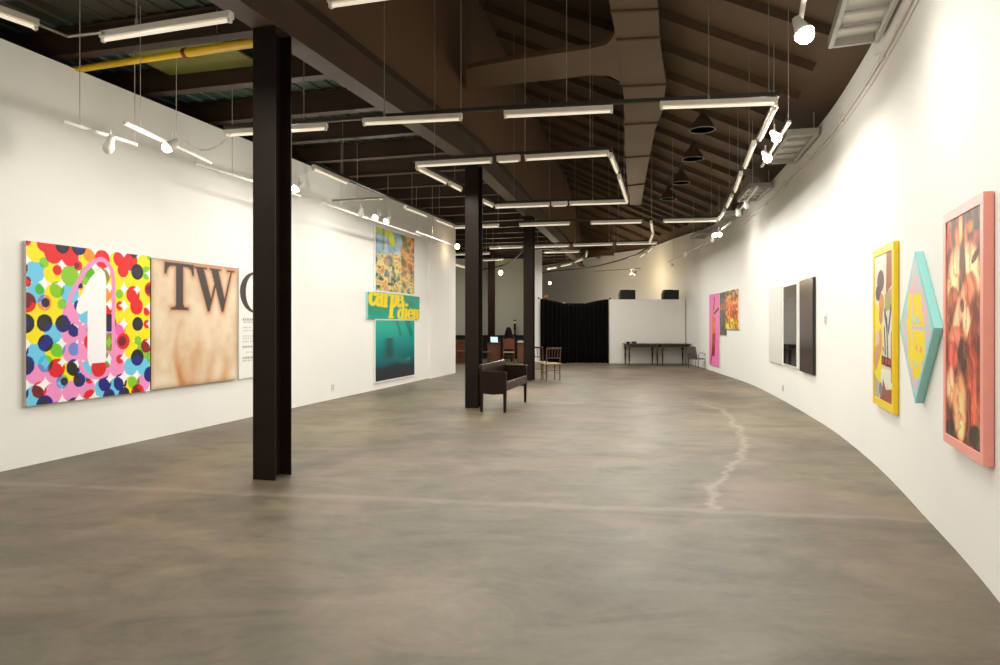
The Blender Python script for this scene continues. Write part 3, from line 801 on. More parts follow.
def art_one(U, V):
    r = np.random.RandomState(11); img = np.full(U.shape + (3,), 252.0)
    Y_, PK, LB, RD, NV, GR = (250, 232, 0), (246, 150, 204), (112, 206, 238), (232, 20, 34), (20, 24, 130), (140, 204, 40)
    n = 8; p = 1.0 / n
    for layer in range(2):
        for i in range(-1, n + 1):
            for j in range(-1, n + 1):
                jx, jy, q, q2, q3 = r.rand(5)
                x = (i + 0.5 + 0.10 * (jx - 0.5)) * p; y = (j + 0.5 + 0.10 * (jy - 0.5)) * p
                if layer == 0:
                    yel = (0.75 * x + y > 1.0) or (x > 0.7 and y > 0.25) or (x < 0.3 and y > 0.5 and q < 0.6)
                    c = (Y_ if q < 0.85 else GR) if yel else (PK if q < 0.66 else (LB if q < 0.9 else Y_))
                    if y > 0.9 and q2 < 0.5: c = RD
                    m = np.hypot(U - x, V - y) < p * (0.505 + 0.04 * q3)
                    img[m] = np.array(c, float)
                else:
                    x += p * (0.5 if q3 < 0.5 else 0.22); y += p * (0.5 if q3 < 0.75 else 0.2)
                    low = (y < 0.55 and x < 0.45)
                    if low: c = NV if q < 0.55 else (RD if q < 0.72 else LB)
                    else: c = RD if q < 0.42 else (NV if q < 0.66 else (PK if q < 0.8 else GR))
                    rad = p * (0.34 + 0.16 * q2) if low or q2 > 0.35 else p * 0.26
                    m = np.hypot(U - x, V - y) < rad
                    white = m & (img.min(-1) > 240)
                    img[m] = np.maximum(np.array(c) * np.clip(img[m] / 225.0, 0.12, 1.0), 16)
                    if q3 > 0.55: img[white] = 252.0
                    if q3 < 0.3:
                        m2 = np.hypot(U - x - p * .25 * (q - .5), V - y) < rad * 0.6; img[m2] = np.array((38, 36, 44), float) if c != RD else np.array((120, 16, 30), float)
    one = [(0.445, 0.27), (0.455, 0.225), (0.48, 0.205), (0.52, 0.20), (0.56, 0.205), (0.59, 0.235), (0.597, 0.28), (0.597, 0.80), (0.585, 0.85), (0.555, 0.875), (0.52, 0.86), (0.47, 0.81),
           (0.41, 0.72), (0.37, 0.65), (0.355, 0.60), (0.36, 0.575), (0.39, 0.56), (0.42, 0.575), (0.445, 0.59)]
    d = sdf(U, V, one)
    img[np.abs(d - 0.062) < 0.016] = (246, 150, 204)
    m = (np.hypot(U - 0.535, V - 0.20) < 0.062); img[m] = (226, 24, 34)
    img[(d < 0) & ~((np.hypot(U - 0.535, V - 0.20) < 0.062) & (V < 0.235))] = (253, 253, 252)
    return img

def serif_T(x, y, w, h):
    P = [(0, 1), (1, 1), (1.0, .76), (.95, .76), (.90, .88), (.82, .93), (.62, .94), (.62, .12), (.66, .06), (.80, .04), (.80, 0), (.20, 0), (.20, .04), (.34, .06), (.38, .12), (.38, .94), (.18, .93), (.10, .88), (.05, .76), (0, .76)]
    return [[(x + a * w, y + c * h) for a, c in P]]
def serif_W(x, y, w, h):
    q = lambda P: [(x + a * w, y + c * h) for a, c in P]
    return [q([(.04, .97), (.22, .97), (.42, .22), (.36, 0), (.32, 0)]), q([(.36, 0), (.32, 0), (.545, .88), (.575, .80)]), q([(.40, .97), (.58, .97), (.76, .22), (.71, 0), (.67, 0)]),
            q([(.71, 0), (.67, 0), (.90, .97), (.94, .97)]), q([(0, 1), (.30, 1), (.30, .96), (0, .96)]), q([(.36, 1), (.64, 1), (.64, .96), (.36, .96)]), q([(.80, 1), (1, 1), (1, .96), (.80, .96)])]
def art_two(U, V):
    n = fbm(U.shape, (4, 4), 3, 5); n2 = fbm(U.shape, (10, 3), 8, 4)
    img = pal(n, [(0.2, (220, 190, 152)), (0.5, (238, 220, 190)), (0.8, (244, 232, 208))])
    polys = serif_T(0.135, 0.612, 0.315, 0.368) + serif_W(0.455, 0.604, 0.50, 0.368)
    d = np.full(U.shape, 9.0)
    for P in polys: d = np.minimum(d, sdf(U, V, P))
    drip = np.zeros(U.shape)
    r = np.random.RandomState(5)
    for cx, w in ((0.33, 0.07), (0.47, 0.09), (0.64, 0.05), (0.78, 0.06), (0.30, 0.03)):
        drip += np.exp(-((U - cx - 0.05 * np.sin(V * 7 + cx * 9)) / w) ** 2) * np.clip(0.6 - V, 0, 0.6) * 1.4
    blend(img, drip * (0.3 + n2) * 0.8, (204, 138, 88))
    edge = np.minimum(np.minimum(U, 1 - U), np.minimum(V, 1 - V))
    blend(img, np.exp(-edge / 0.02) * 0.6, (150, 104, 70))
    blend(img, np.exp(-np.clip(d, 0, 9) / 0.025) * (0.45 + 0.6 * n), (186, 106, 62))
    fill(img, d < 0.0, (72, 62, 56))
    return img
def art_o(U, V):   # width/height ratio handled by caller (panel 1.28 x 1.74)
    img = np.full(U.shape + (3,), 240.0); img[..., 2] = 232
    a = (U - 0.30) / 0.285; c = (V - 0.785) / 0.19
    outer = a * a + c * c < 1
    a2 = (U - 0.30) / 0.18; c2 = (V - 0.785) / 0.172
    fill(img, outer & ~(a2 * a2 + c2 * c2 < 1), (58, 52, 48))
    r = np.random.RandomState(2)
    y = 0.535
    for k, (x0, x1, h, dk) in enumerate([(0.06, .5, .016, 150), (0.08, .42, .010, 175), (0, 0, 0, 0), (0.06, .2, .008, 170), (.06, .5, .008, 185), (0, 0, 0, 0), (.06, .46, .008, 185), (.06, .5, .008, 185), (.06, .4, .008, 185), (0, 0, 0, 0), (.06, .36, .012, 140), (0, 0, 0, 0), (.12, .3, .008, 180), (0, 0, 0, 0), (.06, .3, .012, 140), (.06, .22, .01, 170)]):
        if h:
            x = x0
            while x < x1:
                w = 0.02 + 0.03 * r.rand(); fill(img, (U > x) & (U < x + w) & (np.abs(V - y) < h * .8), (dk + 25, dk + 23, dk + 19)); x += w + 0.012
        y -= 0.025
    return img
def strokes(U, V, segs, w):
    d = np.full(U.shape, 9.0)
    for a, b, ww in segs: d = np.minimum(d, segdist(U, V, a, b) - ww * w)
    return d
def arc(cx, cy, rx, ry, a0, a1, w0=1.0, n=14):
    P = [(cx + rx * math.cos(math.radians(a0 + (a1 - a0) * i / n)), cy + ry * math.sin(math.radians(a0 + (a1 - a0) * i / n))) for i in range(n + 1)]
    return [(P[i], P[i + 1], w0 * (0.55 + 0.6 * abs(math.cos(math.radians(a0 + (a1 - a0) * (i + .5) / n))))) for i in range(n)]
def glyph(ch):
    S = {}
    S['c'] = arc(.28, .5, .22, .42, 40, 320) + [((.44, .74), (.45, .78), 1.3)]
    S['a'] = arc(.26, .34, .19, .28, 0, 360) + [((.46, .9), (.46, .1), 1.1), ((.46, .08), (.58, .05), .8)] + arc(.3, .72, .17, .2, 0, 170, .9)
    S['r'] = [((.18, .92), (.18, .05), 1.2), ((.04, .05), (.32, .05), .6), ((.05, .92), (.18, .92), .6)] + arc(.40, .62, .2, .28, 60, 180, .9) + [((.48, .84), (.5, .82), 1.4)]
    S['p'] = [((.16, .92), (.16, -.62), 1.2), ((.0, -.64), (.32, -.64), .7), ((.02, .92), (.16, .92), .6)] + arc(.34, .48, .2, .43, -180, 180)
    S['e'] = arc(.28, .5, .22, .43, 0, 320) + [((.08, .52), (.5, .52), .6)]
    S['d'] = arc(.26, .46, .2, .42, 0, 360) + [((.48, 1.55), (.48, .06), 1.2), ((.34, 1.55), (.48, 1.55), .7), ((.48, .05), (.6, .05), .6)]
    S['i'] = [((.16, .92), (.16, .05), 1.2), ((.04, .92), (.16, .92), .6), ((.04, .05), (.3, .05), .6), ((.17, 1.32), (.171, 1.33), 1.5)]
    S['m'] = [((.14, .92), (.14, .05), 1.2), ((.02, .92), (.14, .92), .6), ((.02, .05), (.26, .05), .6), ((.44, .75), (.44, .05), 1.2), ((.74, .75), (.74, .05), 1.2)] + arc(.29, .66, .15, .26, 10, 170, .8) + arc(.59, .66, .15, .26, 10, 170, .8)
    return S[ch]
def art_carpe(U, V):
    A = 1.93  # width over height
    n = fbm(U.shape, (5, 3), 4, 3)
    img = pal(n, [(0.2, (0, 138, 112)), (0.8, (8, 164, 138))])
    X = U * A
    d = np.full(U.shape, 9.0)
    for word, x, y, xh, sk, hs in (('carpe', 0.03, 0.47, 0.62, 0.06, .66), ('diem', 1.02, -0.01, 0.46, 0.06, .86)):
        for ch in word:
            wd = {'c': .52, 'a': .62, 'r': .58, 'p': .6, 'e': .56, 'd': .64, 'i': .36, 'm': .92}[ch]
            segs = [((x + a[0] * xh * hs + sk * a[1] * xh, y + a[1] * xh), (x + b[0] * xh * hs + sk * b[1] * xh, y + b[1] * xh), w) for a, b, w in glyph(ch)]
            d = np.minimum(d, strokes(X, V, segs, 0.075 * xh)); x += wd * xh * hs
    fill(img, d < 0.018, (206, 186, 20)); fill(img, d < 0, (240, 214, 24))
    return img
def art_sea(U, V):
    n = fbm(U.shape, (3, 5), 7, 4)
    f = V + 0.12 * (n - 0.5)
    img = pal(f, [(0.0, (24, 26, 34)), (0.18, (24, 44, 56)), (0.30, (14, 96, 106)), (0.6, (8, 144, 138)), (0.9, (18, 172, 150)), (1.0, (44, 166, 140))])
    blend(img, np.exp(-((U - 0.33) / 0.10) ** 2) * ((V > 0.36) & (V < 0.70)) * (0.35 + 0.5 * n), (40, 52, 58))
    g = np.exp(-(((U - 0.62) / 0.34) ** 2 + ((V - 0.30 - 0.08 * np.sin(U * 5)) / 0.06) ** 2)); blend(img, g * 0.45, (58, 130, 124))
    blend(img, np.exp(-(((U - 0.83) / 0.07) ** 2 + ((V - 0.31) / 0.03) ** 2)) * 0.7, (60, 170, 150))
    for x, s in ((0.52, .1), (0.76, .13), (0.83, .1)):
        dd = segdist(U, V, (x, 1.0), (x + s, 0.74)); blend(img, np.exp(-(dd / 0.025) ** 2) * 0.6, (6, 92, 92))
    for k in range(5):
        blend(img, (np.abs(V - (0.40 + 0.06 * k)) < 0.012) * np.exp(-((U - 0.33) / 0.09) ** 2) * 0.5, (80, 70, 66))
    return img
def art_collage(U, V):
    n1 = fbm(U.shape, (6, 8), 21, 4); n2 = fbm(U.shape, (12, 16), 22, 4); n3 = fbm(U.shape, (9, 7), 23, 3)
    sky = pal(n3, [(0.2, (110, 150, 170)), (0.7, (176, 196, 200))])
    low = pal(np.clip((n2 - .5) * 2.0 + .48, 0, 1), [(0.0, (50, 44, 30)), (0.22, (96, 124, 104)), (0.4, (196, 172, 96)), (0.55, (222, 208, 150)), (0.72, (210, 168, 50)), (0.85, (200, 90, 40)), (1.0, (150, 190, 190))])
    rgt = pal(np.clip((n1 - .5) * 2.4 + .5, 0, 1), [(0.0, (50, 34, 20)), (0.3, (170, 84, 24)), (0.5, (226, 170, 40)), (0.7, (200, 120, 40)), (0.9, (90, 110, 60))])
    img = sky.copy(); m = (V < 0.62 + 0.25 * (n1 - .5)); img[m] = low[m]
    m = U > 0.63 + 0.1 * (n3 - .5); w = np.where(m, np.clip((V - 0.15) * 2.5, 0, 1), 0); img = img * (1 - w[..., None]) + rgt * w[..., None]
    arcd = np.abs(np.hypot((U - 0.16) / 1.0, (V - 0.80) / 0.9) - 0.24); blend(img, ((arcd < 0.07) & (U > 0.1) & (V > 0.76)) * 0.95, (222, 214, 20))
    blend(img, ((V > 0.90 + 0.1 * (n2 - .5)) & (U < 0.35)) * 0.8, (196, 200, 40))
    for (x, y, rx, ry, c) in ((0.33, 0.52, 0.10, 0.09, (110, 74, 40)), (0.30, 0.49, 0.06, 0.06, (150, 160, 150)), (0.70, 0.52, 0.08, 0.07, (90, 60, 40)), (0.16, 0.32, 0.05, 0.04, (216, 90, 40)), (0.28, 0.28, 0.05, 0.06, (80, 100, 130)), (0.70, 0.15, 0.05, 0.05, (70, 90, 80))):
        blend(img, np.exp(-(((U - x) / rx) ** 2 + ((V - y) / ry) ** 2) ** 2) * 0.8, c)
    for x in (0.17, 0.20): blend(img, (np.abs(U - x) < 0.008) & (V > 0.66), (60, 70, 60))
    return img
def art_meat(U, V):
    n = fbm(U.shape, (4, 9), 31, 5); n2 = fbm(U.shape, (9, 12), 33, 4)
    img = pal(np.clip((n2 - .5) * 1.6 + .45, 0, 1), [(0.0, (46, 22, 12)), (0.4, (104, 42, 20)), (0.7, (156, 70, 32)), (1.0, (186, 100, 50))])
    def blob(x, y, rx, ry, c, w=0.9, rot=0.0, pw=2):
        a = math.cos(rot); s = math.sin(rot); du = (U - x); dv = (V - y); uu = (a * du + s * dv) / rx; vv = (-s * du + a * dv) / ry
        q = (uu * uu + vv * vv) * (0.78 + 0.3 * n2); tex = (0.80 + 0.4 * n2) * (1.12 - 0.42 * np.clip(q, 0, 1)); blend(img, np.exp(-q ** 6) * min(1, w + .1), np.clip(np.array(c, float)[None, None] * np.minimum(tex, 1.12)[..., None] * 1.08, 0, 255))
    blob(.75, .955, .3, .06, (62, 44, 14)); blob(.70, .93, .09, .03, (206, 110, 30))
    blob(.45, .95, .06, .10, (214, 150, 96)); blob(.33, .89, .06, .07, (190, 110, 60)); blob(.60, .88, .05, .08, (170, 84, 44))
    blob(.26, .74, .24, .13, (226, 184, 142), .95, .25); blob(.76, .76, .27, .10, (232, 190, 150), .95, -.2); blob(.50, .75, .09, .14, (86, 52, 40), .85)
    blob(.70, .67, .20, .07, (176, 100, 70), .8); blob(.85, .80, .10, .02, (60, 24, 14), .9, .2); blob(.22, .64, .16, .05, (150, 80, 56), .8)
    blob(.36, .55, .26, .07, (228, 164, 132), .9, .5); blob(.62, .53, .18, .08, (222, 178, 148), .9, -.5); blob(.30, .46, .22, .05, (206, 110, 90), .8)
    blob(.78, .48, .18, .06, (120, 44, 30), .8, .4); blob(.50, .60, .05, .03, (70, 24, 20), .85); blob(.20, .37, .16, .07, (190, 74, 62), .85)
    blob(.80, .35, .14, .10, (150, 52, 22), .85); blob(.14, .23, .14, .10, (236, 172, 140), .9, .1); blob(.50, .38, .12, .08, (64, 22, 16), .8)
    blob(.42, .16, .22, .14, (214, 158, 112), .9, .1); blob(.44, .06, .14, .06, (230, 180, 134), .85); blob(.78, .18, .12, .16, (196, 86, 66), .85, .15); blob(.68, .13, .06, .12, (90, 28, 22), .8)
    blob(.88, .05, .2, .05, (40, 32, 12), .9); blob(.12, .03, .14, .05, (36, 20, 10), .9)
    st = np.sin(U * 30 + 10 * n + V * 12); blend(img, (st > 0.75) * 0.22, (250, 214, 180)); blend(img, (st < -0.8) * 0.3, (70, 24, 16))
    return np.clip(img * np.array((1.24, 1.16, 1.08)), 0, 252)
def art_figure(U, V):
    n = fbm(U.shape, (4, 6), 41, 3)
    img = pal(n, [(0.2, (220, 206, 186)), (0.8, (236, 230, 212))])
    fill(img, inside(U, V, [(0, .70), (.30, .62), (.48, .50), (.55, .30), (.35, .10), (0, .05)]), (236, 214, 40))
    fill(img, inside(U, V, [(.60, .72), (1, .76), (1, .60), (.62, .60)]), (168, 160, 92))
    fill(img, inside(U, V, [(.70, 1), (1, 1), (1, .78), (.66, .72)]), (166, 86, 58))
    e = lambda x, y, rx, ry, c: fill(img, ((U - x) / rx) ** 2 + ((V - y) / ry) ** 2 < 1, c)
    e(.36, .82, .20, .075, (104, 82, 66)); e(.22, .74, .16, .055, (84, 66, 56)); e(.42, .66, .15, .07, (206, 148, 70)); e(.38, .58, .11, .06, (196, 136, 70))
    fill(img, inside(U, V, [(.55, .60), (.95, .62), (1, .44), (.70, .26), (.55, .40)]), (222, 218, 204))
    for a, b, w in (((.60, .60), (.72, .50), .035), ((.92, .62), (.80, .48), .03), ((.70, .54), (.76, .30), .03), ((.58, .48), (.64, .30), .03), ((.5, .34), (.64, .26), .03), ((.60, .30), (.9, .22), .025)):
        fill(img, segdist(U, V, a, b) < w, (70, 62, 54))
    fill(img, segdist(U, V, (.08, .28), (.34, .40)) < .09, (206, 150, 96)); e(.16, .42, .13, .05, (222, 190, 170))
    fill(img, inside(U, V, [(.44, .36), (1, .22), (1, .10), (.5, .20)]), (226, 196, 170))
    fill(img, inside(U, V, [(.42, .305), (.95, .295), (.95, .235), (.42, .245)]), (40, 36, 30))
    for x in (.50, .68, .84): fill(img, (np.abs(U - x) < .05) & (np.abs(V - .27) < .018), (190, 60, 40))
    fill(img, inside(U, V, [(.40, .22), (1, .22), (1, .06), (.62, .14), (.36, .05)]), (224, 226, 204))
    fill(img, inside(U, V, [(.92, .46), (1, .5), (1, .14), (.93, .14)]), (170, 84, 50))
    fill(img, inside(U, V, [(.30, 0), (1, 0), (1, .10), (.66, .08), (.50, .15), (.44, .06)]), (150, 78, 50)); e(.36, .07, .1, .05, (128, 128, 136))
    fill(img, inside(U, V, [(0, 0), (.28, 0), (.24, .12), (0, .16)]), (176, 170, 150))
    return img
def art_diamond(X, Z):   # X, Z in -1..1 over the diamond
    n = fbm(X.shape, (14, 14), 51, 3); img = pal(n, [(0, (206, 206, 206)), (1, (214, 210, 208))])
    blend(img, (n > 0.52) * 0.9, (244, 186, 190)); blend(img, (n < 0.42) * 0.7, (170, 218, 214))
    Yc = (248, 222, 10)
    R = lambda x0, x1, z0, z1: fill(img, (X > x0) & (X < x1) & (Z > z0) & (Z < z1), Yc)
    R(-.10, .36, .16, .40); R(-.06, .22, -.03, .30) if False else None
    R(-.42, -.20, -.30, .46); R(-.52, -.28, -.02, .14); R(-.14, .34, .26, .44); R(-.10, .46, .02, .18)
    fill(img, (X > -.02) & (X < .26) & (Z > .06) & (Z < .13), (176, 218, 216))
    R(-.14, .52, -.16, -.04); R(-.14, .56, -.42, -.14); R(-.42, .40, -.44, -.20); R(-.14, .34, -.66, -.40); R(-.32, -.16, -.54, -.3)
    for x, z in ((.08, -.26), (.34, -.28)): fill(img, np.hypot(X - x, (Z - z) * 1.3) < .055, (236, 160, 130))
    fill(img, (X > -.02) & (X < .12) & (Z > -.52) & (Z < -.44), (176, 218, 216))
    fill(img, (np.abs(X) + np.abs(Z) > 0.90), (142, 216, 212))
    return img
def art_pink(U, V):
    n = fbm(U.shape, (4, 9), 61, 4)
    img = pal(n, [(0, (244, 118, 186)), (1, (250, 140, 200))])
    fill(img, inside(U, V, [(.32, .70), (.62, .66), (.66, .44), (.30, .42)]), (232, 120, 50))
    fill(img, inside(U, V, [(.32, .44), (.64, .46), (.56, .14), (.24, .12)]), (178, 66, 44))
    fill(img, inside(U, V, [(.30, .28), (.58, .30), (.54, .15), (.22, .12)]), (160, 40, 40))
    fill(img, segdist(U, V, (.45, .72), (.92, .79)) < .022, (150, 92, 60)); fill(img, segdist(U, V, (.34, .76), (.50, .83)) < .035, (206, 150, 70))
    fill(img, segdist(U, V, (.46, .80), (.52, .90)) < .03, (120, 84, 50)); fill(img, ((U - .50) / .06) ** 2 + ((V - .93) / .03) ** 2 < 1, (150, 100, 70))
    fill(img, segdist(U, V, (.20, .06), (.26, .13)) < .04, (170, 40, 90))
    blend(img, (n > .62) * (V > .12) * ((U > .26) & (U < .66) & (V < .7)) * .5, (244, 170, 90))
    return img
def art_slate(U, V):
    n = fbm(U.shape, (6, 18), 71, 3); img = pal(n, [(0, (62, 60, 58)), (1, (120, 114, 104))])
    blend(img, (V > .86) * .7, (40, 38, 36)); blend(img, (np.sin(V * 120) > .5) * (n > .45) * .4, (150, 140, 124))
    blend(img, ((np.abs(V - .66) < .07) & (n > .45)) * .7, (220, 120, 60)); return img
def art_orange(U, V):
    n = fbm(U.shape, (5, 7), 81, 5); n2 = fbm(U.shape, (9, 12), 82, 4)
    f = np.clip((n2 - .5) * 2 + .5, 0, 1)
    img = pal(f, [(0, (150, 50, 24)), (.35, (226, 96, 44)), (.6, (238, 132, 70)), (.85, (220, 170, 70)), (1, (240, 206, 120))])
    low = pal(f, [(0, (120, 70, 20)), (.4, (226, 176, 30)), (.8, (246, 220, 60)), (1, (250, 236, 150))]); w = np.clip((.36 - V + .2 * (n - .5)) * 8, 0, 1)[..., None]; img = img * (1 - w) + low * w
    up = pal(f, [(0, (60, 50, 30)), (.4, (140, 110, 50)), (.8, (206, 160, 90)), (1, (226, 196, 150))]); w = np.clip((V - .74 + .2 * (n - .5)) * 7, 0, 1)[..., None]; img = img * (1 - w) + up * w
    blend(img, (n > .66) * .6, (90, 44, 24)); return img

def to_lin(img):
    c = np.clip(img, 0, 255) / 255.0
    return np.where(c <= 0.04045, c / 12.92, ((c + 0.055) / 1.055) ** 2.4)
def art_mesh(name, fn, corner, eu, ev, nu, nv, parent, m='art', coords=None):
    """grid from corner along eu, ev (local); fn(U,V) gives the colours painted on it"""
    U, V = np.meshgrid(np.linspace(0, 1, nu), np.linspace(0, 1, nv))
    img = fn(U, V) if coords is None else fn(*coords(U, V))
    P = np.array(corner)[None, None] + U[..., None] * np.array(eu) + V[..., None] * np.array(ev)
    idx = np.arange(nu * nv).reshape(nv, nu)
    faces = np.stack([idx[:-1, :-1], idx[:-1, 1:], idx[1:, 1:], idx[1:, :-1]], -1).reshape(-1, 4)
    me = bpy.data.meshes.new(name); me.from_pydata(P.reshape(-1, 3).tolist(), [], faces.tolist())
    a = me.attributes.new('art', 'FLOAT_COLOR', 'POINT')
    rgba = np.ones((nu * nv, 4), np.float32); rgba[:, :3] = to_lin(img).reshape(-1, 3)
    a.data.foreach_set('color', rgba.ravel())
    me.materials.append(M[m]); o = bpy.data.objects.new(name, me); COL.objects.link(o); o.parent = parent
    return o
def hang(name, label, cat, p0, p1, z0, group=None):
    c = (p0 + p1) / 2; d = p1 - p0
    return thing(name, label, cat, (c.x, c.y, z0), math.atan2(d.y, d.x), group), d.length
def zat(p, y): return EYE + (HOR - y) * p.y / F
def picture(name, label, px0, px1, ytop0, ybot0, wallf, t, fn, nu, nv, edge, border=0.0, framem=None, m='art', group=None, cat='painting', wall_gap=0.004):
    p0, p1 = wallf(px0, t + wall_gap), wallf(px1, t + wall_gap)
    z1, z0 = zat(p0, ytop0), zat(p0, ybot0)
    o, w = hang(name, label, cat, p0, p1, z0, group); h = z1 - z0
    bb = border
    if bb > 0:
        for nm, c, s in (('frame_rail', (0, t / 2, bb / 2), (w, t, bb)), ('frame_rail', (0, t / 2, h - bb / 2), (w, t, bb)),
                         ('frame_stile', (-w / 2 + bb / 2, t / 2, h / 2), (bb, t, h - 2 * bb)), ('frame_stile', (w / 2 - bb / 2, t / 2, h / 2), (bb, t, h - 2 * bb))):
            MB().box(c, s, ch=0.0012).build(nm, framem, o)
        MB().box((0, t / 2 + 0.004, h / 2), (w - 2 * bb, t - 0.014, h - 2 * bb)).build('backing', edge, o)
        rec = 0.006
    else:
        MB().box((0, t / 2 + 0.001, h / 2), (w, t - 0.001, h), ch=0.002).build('stretcher', edge, o); rec = -0.001
    if fn: art_mesh('canvas', fn, (-w / 2 + bb, rec, bb), (w - 2 * bb, 0, 0), (0, 0, h - 2 * bb), nu, nv, o, m)
    return o, w, h
TR = 'panels of the left wall triptych'
picture('dotted_painting', 'square painting of overlapping coloured dots with a white figure 1', 26, 150, 240.5, 406.5, wall_l, 0.05, art_one, 230, 230, 'canvas_edge', group=TR)
picture('lettered_painting', 'square rusty tan panel with the dark letters TW', 151, 237.5, 257.5, 390, wall_l, 0.05, art_two, 200, 200, 'wood_chair', group=TR)
picture('lettered_painting', 'white panel with a dark letter O, half behind nearest column', 239, 290, 267.5, 379, wall_l, 0.03, art_o, 170, 220, 'white_frame', group=TR)
CP = 'pictures of the stacked group on the left wall'
picture('collage_picture', 'yellow and blue collage picture at the top of the stacked group', 375, 415, 224.5, 291.5, wall_l, 0.04, art_collage, 150, 180, 'white_frame', 0.035, 'white_frame', 'art', CP)
picture('lettered_picture', 'green landscape panel with yellow words carpe diem', 368, 419.5, 291.5, 318.5, wall_l, 0.05, art_carpe, 240, 125, 'aqua_frame', 0.0, None, 'art', CP)
picture('underwater_picture', 'tall teal underwater picture at the bottom of the stacked group', 375, 415, 318.8, 383.5, wall_l, 0.04, art_sea, 110, 170, 'white_frame', 0.03, 'white_frame', 'art_gloss', CP)
# right wall
picture('framed_painting', 'tall painting of figures in a thick bright yellow frame', 872.6, 893.5, 251.5, 402.5, wall_r, 0.042, art_figure, 110, 200, 'canvas_edge', 0.075, 'yellow_frame')
picture('framed_painting', 'large painting of hanging meat in a thick salmon pink frame', 943.2, 983.2, 215.5, 440.5, wall_r, 0.05, art_meat, 150, 300, 'canvas_edge', 0.06, 'pink_frame')
# diamond
t = 0.056
p0, p1 = wall_r(899.5, t + 0.004), wall_r(934, t + 0.004)
pc = wall_r(916, t + 0.004)
z1, z0 = zat(pc, 251), zat(pc, 403.8)
o, w = hang('diamond_painting', 'aqua edged diamond shaped painting with yellow patches', 'painting', p0, p1, z0); h = z1 - z0
MB().prism([(-w / 2, h / 2), (0, 0), (w / 2, h / 2), (0, h)], lambda a, c, y: (a, y, c), 0.001, t).build('stretcher', 'aqua_frame', o)
art_mesh('canvas', art_diamond, (-w / 2, 0, h / 2), (w / 2, 0, -h / 2), (w / 2, 0, h / 2), 150, 150, o, 'art',
         coords=lambda U, V: ((U + V) - 1, V - U))
# dark / mirror / white panels
PN = 'tall panels of the monochrome triptych'
o, w, h = picture('lacquer_painting', 'tall glossy black brown panel on the curved wall', 799.8, 813, 280.8, 371, wall_r, 0.04, None, 2, 2, 'panel_edge', group=PN, cat='painting')
MB().box((0, -0.003, h / 2), (w * 0.985, 0.004, h * 0.995), ch=0.001).build('lacquer_face', 'panel_black', o)
o, w, h = picture('mirror_panel', 'tall white framed dark mirror panel beside the black panel', 783, 797.3, 286, 364.5, wall_r, 0.035, None, 2, 2, 'white_frame', group=PN, cat='mirror')
MB().box((0, -0.003, h / 2), (w - 0.15, 0.004, h - 0.06), ch=0.001).build('mirror_glass', 'mirror', o)
o, w, h = picture('white_panel', 'tall plain white panel left of the mirror panel', 768.8, 782, 288.5, 361.2, wall_r, 0.03, None, 2, 2, 'panel_white', group=PN, cat='panel')
MB().box((0, -0.003, h / 2), (w * 0.98, 0.004, h * 0.99), ch=0.001).build('face', 'panel_white', o)
FP = 'pictures of the pink and orange group'
picture('figure_picture', 'tall hot pink picture with an orange clad figure', 709.2, 719.5, 295, 364.2, wall_r, 0.03, art_pink, 60, 200, 'white_frame', group=FP)
picture('slate_picture', 'narrow dark grey picture between the pink and orange ones', 719.8, 725.8, 293, 334.8, wall_r, 0.02, art_slate, 30, 110, 'panel_edge', group=FP)
picture('orange_picture', 'orange and yellow picture right of the narrow grey one', 725.4, 738.4, 291.3, 329.2, wall_r, 0.035, art_orange, 80, 110, 'white_frame', group=FP)

# sockets
def socket(p, rz, label):
    t = thing('wall_socket', label, 'socket', tuple(p), rz, 'wall sockets')
    pl = MB().box((0, 0, 0), (0.085, 0.012, 0.125), ch=0.004).build('plate', 'plastic_white', t)
    for z in (-0.025, 0.025): MB().lathe([(0.017, 0), (0.017, 0.004), (0.012, 0.005)], (0, -0.006, z), 10, (0, -1, 0)).build('outlet', 'grey_metal', pl)
p = wall_l(333, 0.012); p.z = zat(p, 387); socket(p, math.atan2(AX.y, AX.x), 'white socket low on the left wall, left of the underwater picture')
p = wall_r(782.7, 0.012); p.z = zat(p, 388); q = wall_r(785, 0.012); d = q - wall_r(780, 0.012)
socket(p, math.atan2(d.y, d.x), 'white socket low on the curved wall below the mirror panel')
p = wall_r(825, 0.012); p.z = zat(p, 319.5); d = wall_r(827, .012) - wall_r(823, .012)
socket(p, math.atan2(d.y, d.x), 'white plate on the curved wall right of the black panel')

# ------------------------------------------------------------------ furniture
def leg(parent, x, y, h, r0, r1, m, name='leg', turned=False, dx=0, dy=0):
    if turned:
        pr = [(r0, 0), (r0 * .7, .02), (r0 * .55, .06), (r0 * .8, .12), (r0, h * .35), (r0 * 1.25, h * .5), (r0 * .8, h * .6), (r0 * 1.2, h * .63), (r0 * .75, h * .67), (r0 * 1.1, h * .72), (r0 * 1.3, h * .76)]
        return MB().lathe(pr, (x, y, 0), 12).box((x, y, h * .88), (r0 * 2.7, r0 * 2.7, h * .24), ch=.004).build(name, m, parent, False, True)
    b = MB(); s0, s1 = r0, r1
    vs = [(x + dx + a * s1, y + dy + c * s1, 0) for a, c in ((-1, -1), (1, -1), (1, 1), (-1, 1))] + [(x + a * s0, y + c * s0, h) for a, c in ((-1, -1), (1, -1), (1, 1), (-1, 1))]
    b.add(vs, [(3, 2, 1, 0), (4, 5, 6, 7), (0, 1, 5, 4), (1, 2, 6, 5), (2, 3, 7, 6), (3, 0, 4, 7)])
    return b.build(name, m, parent)

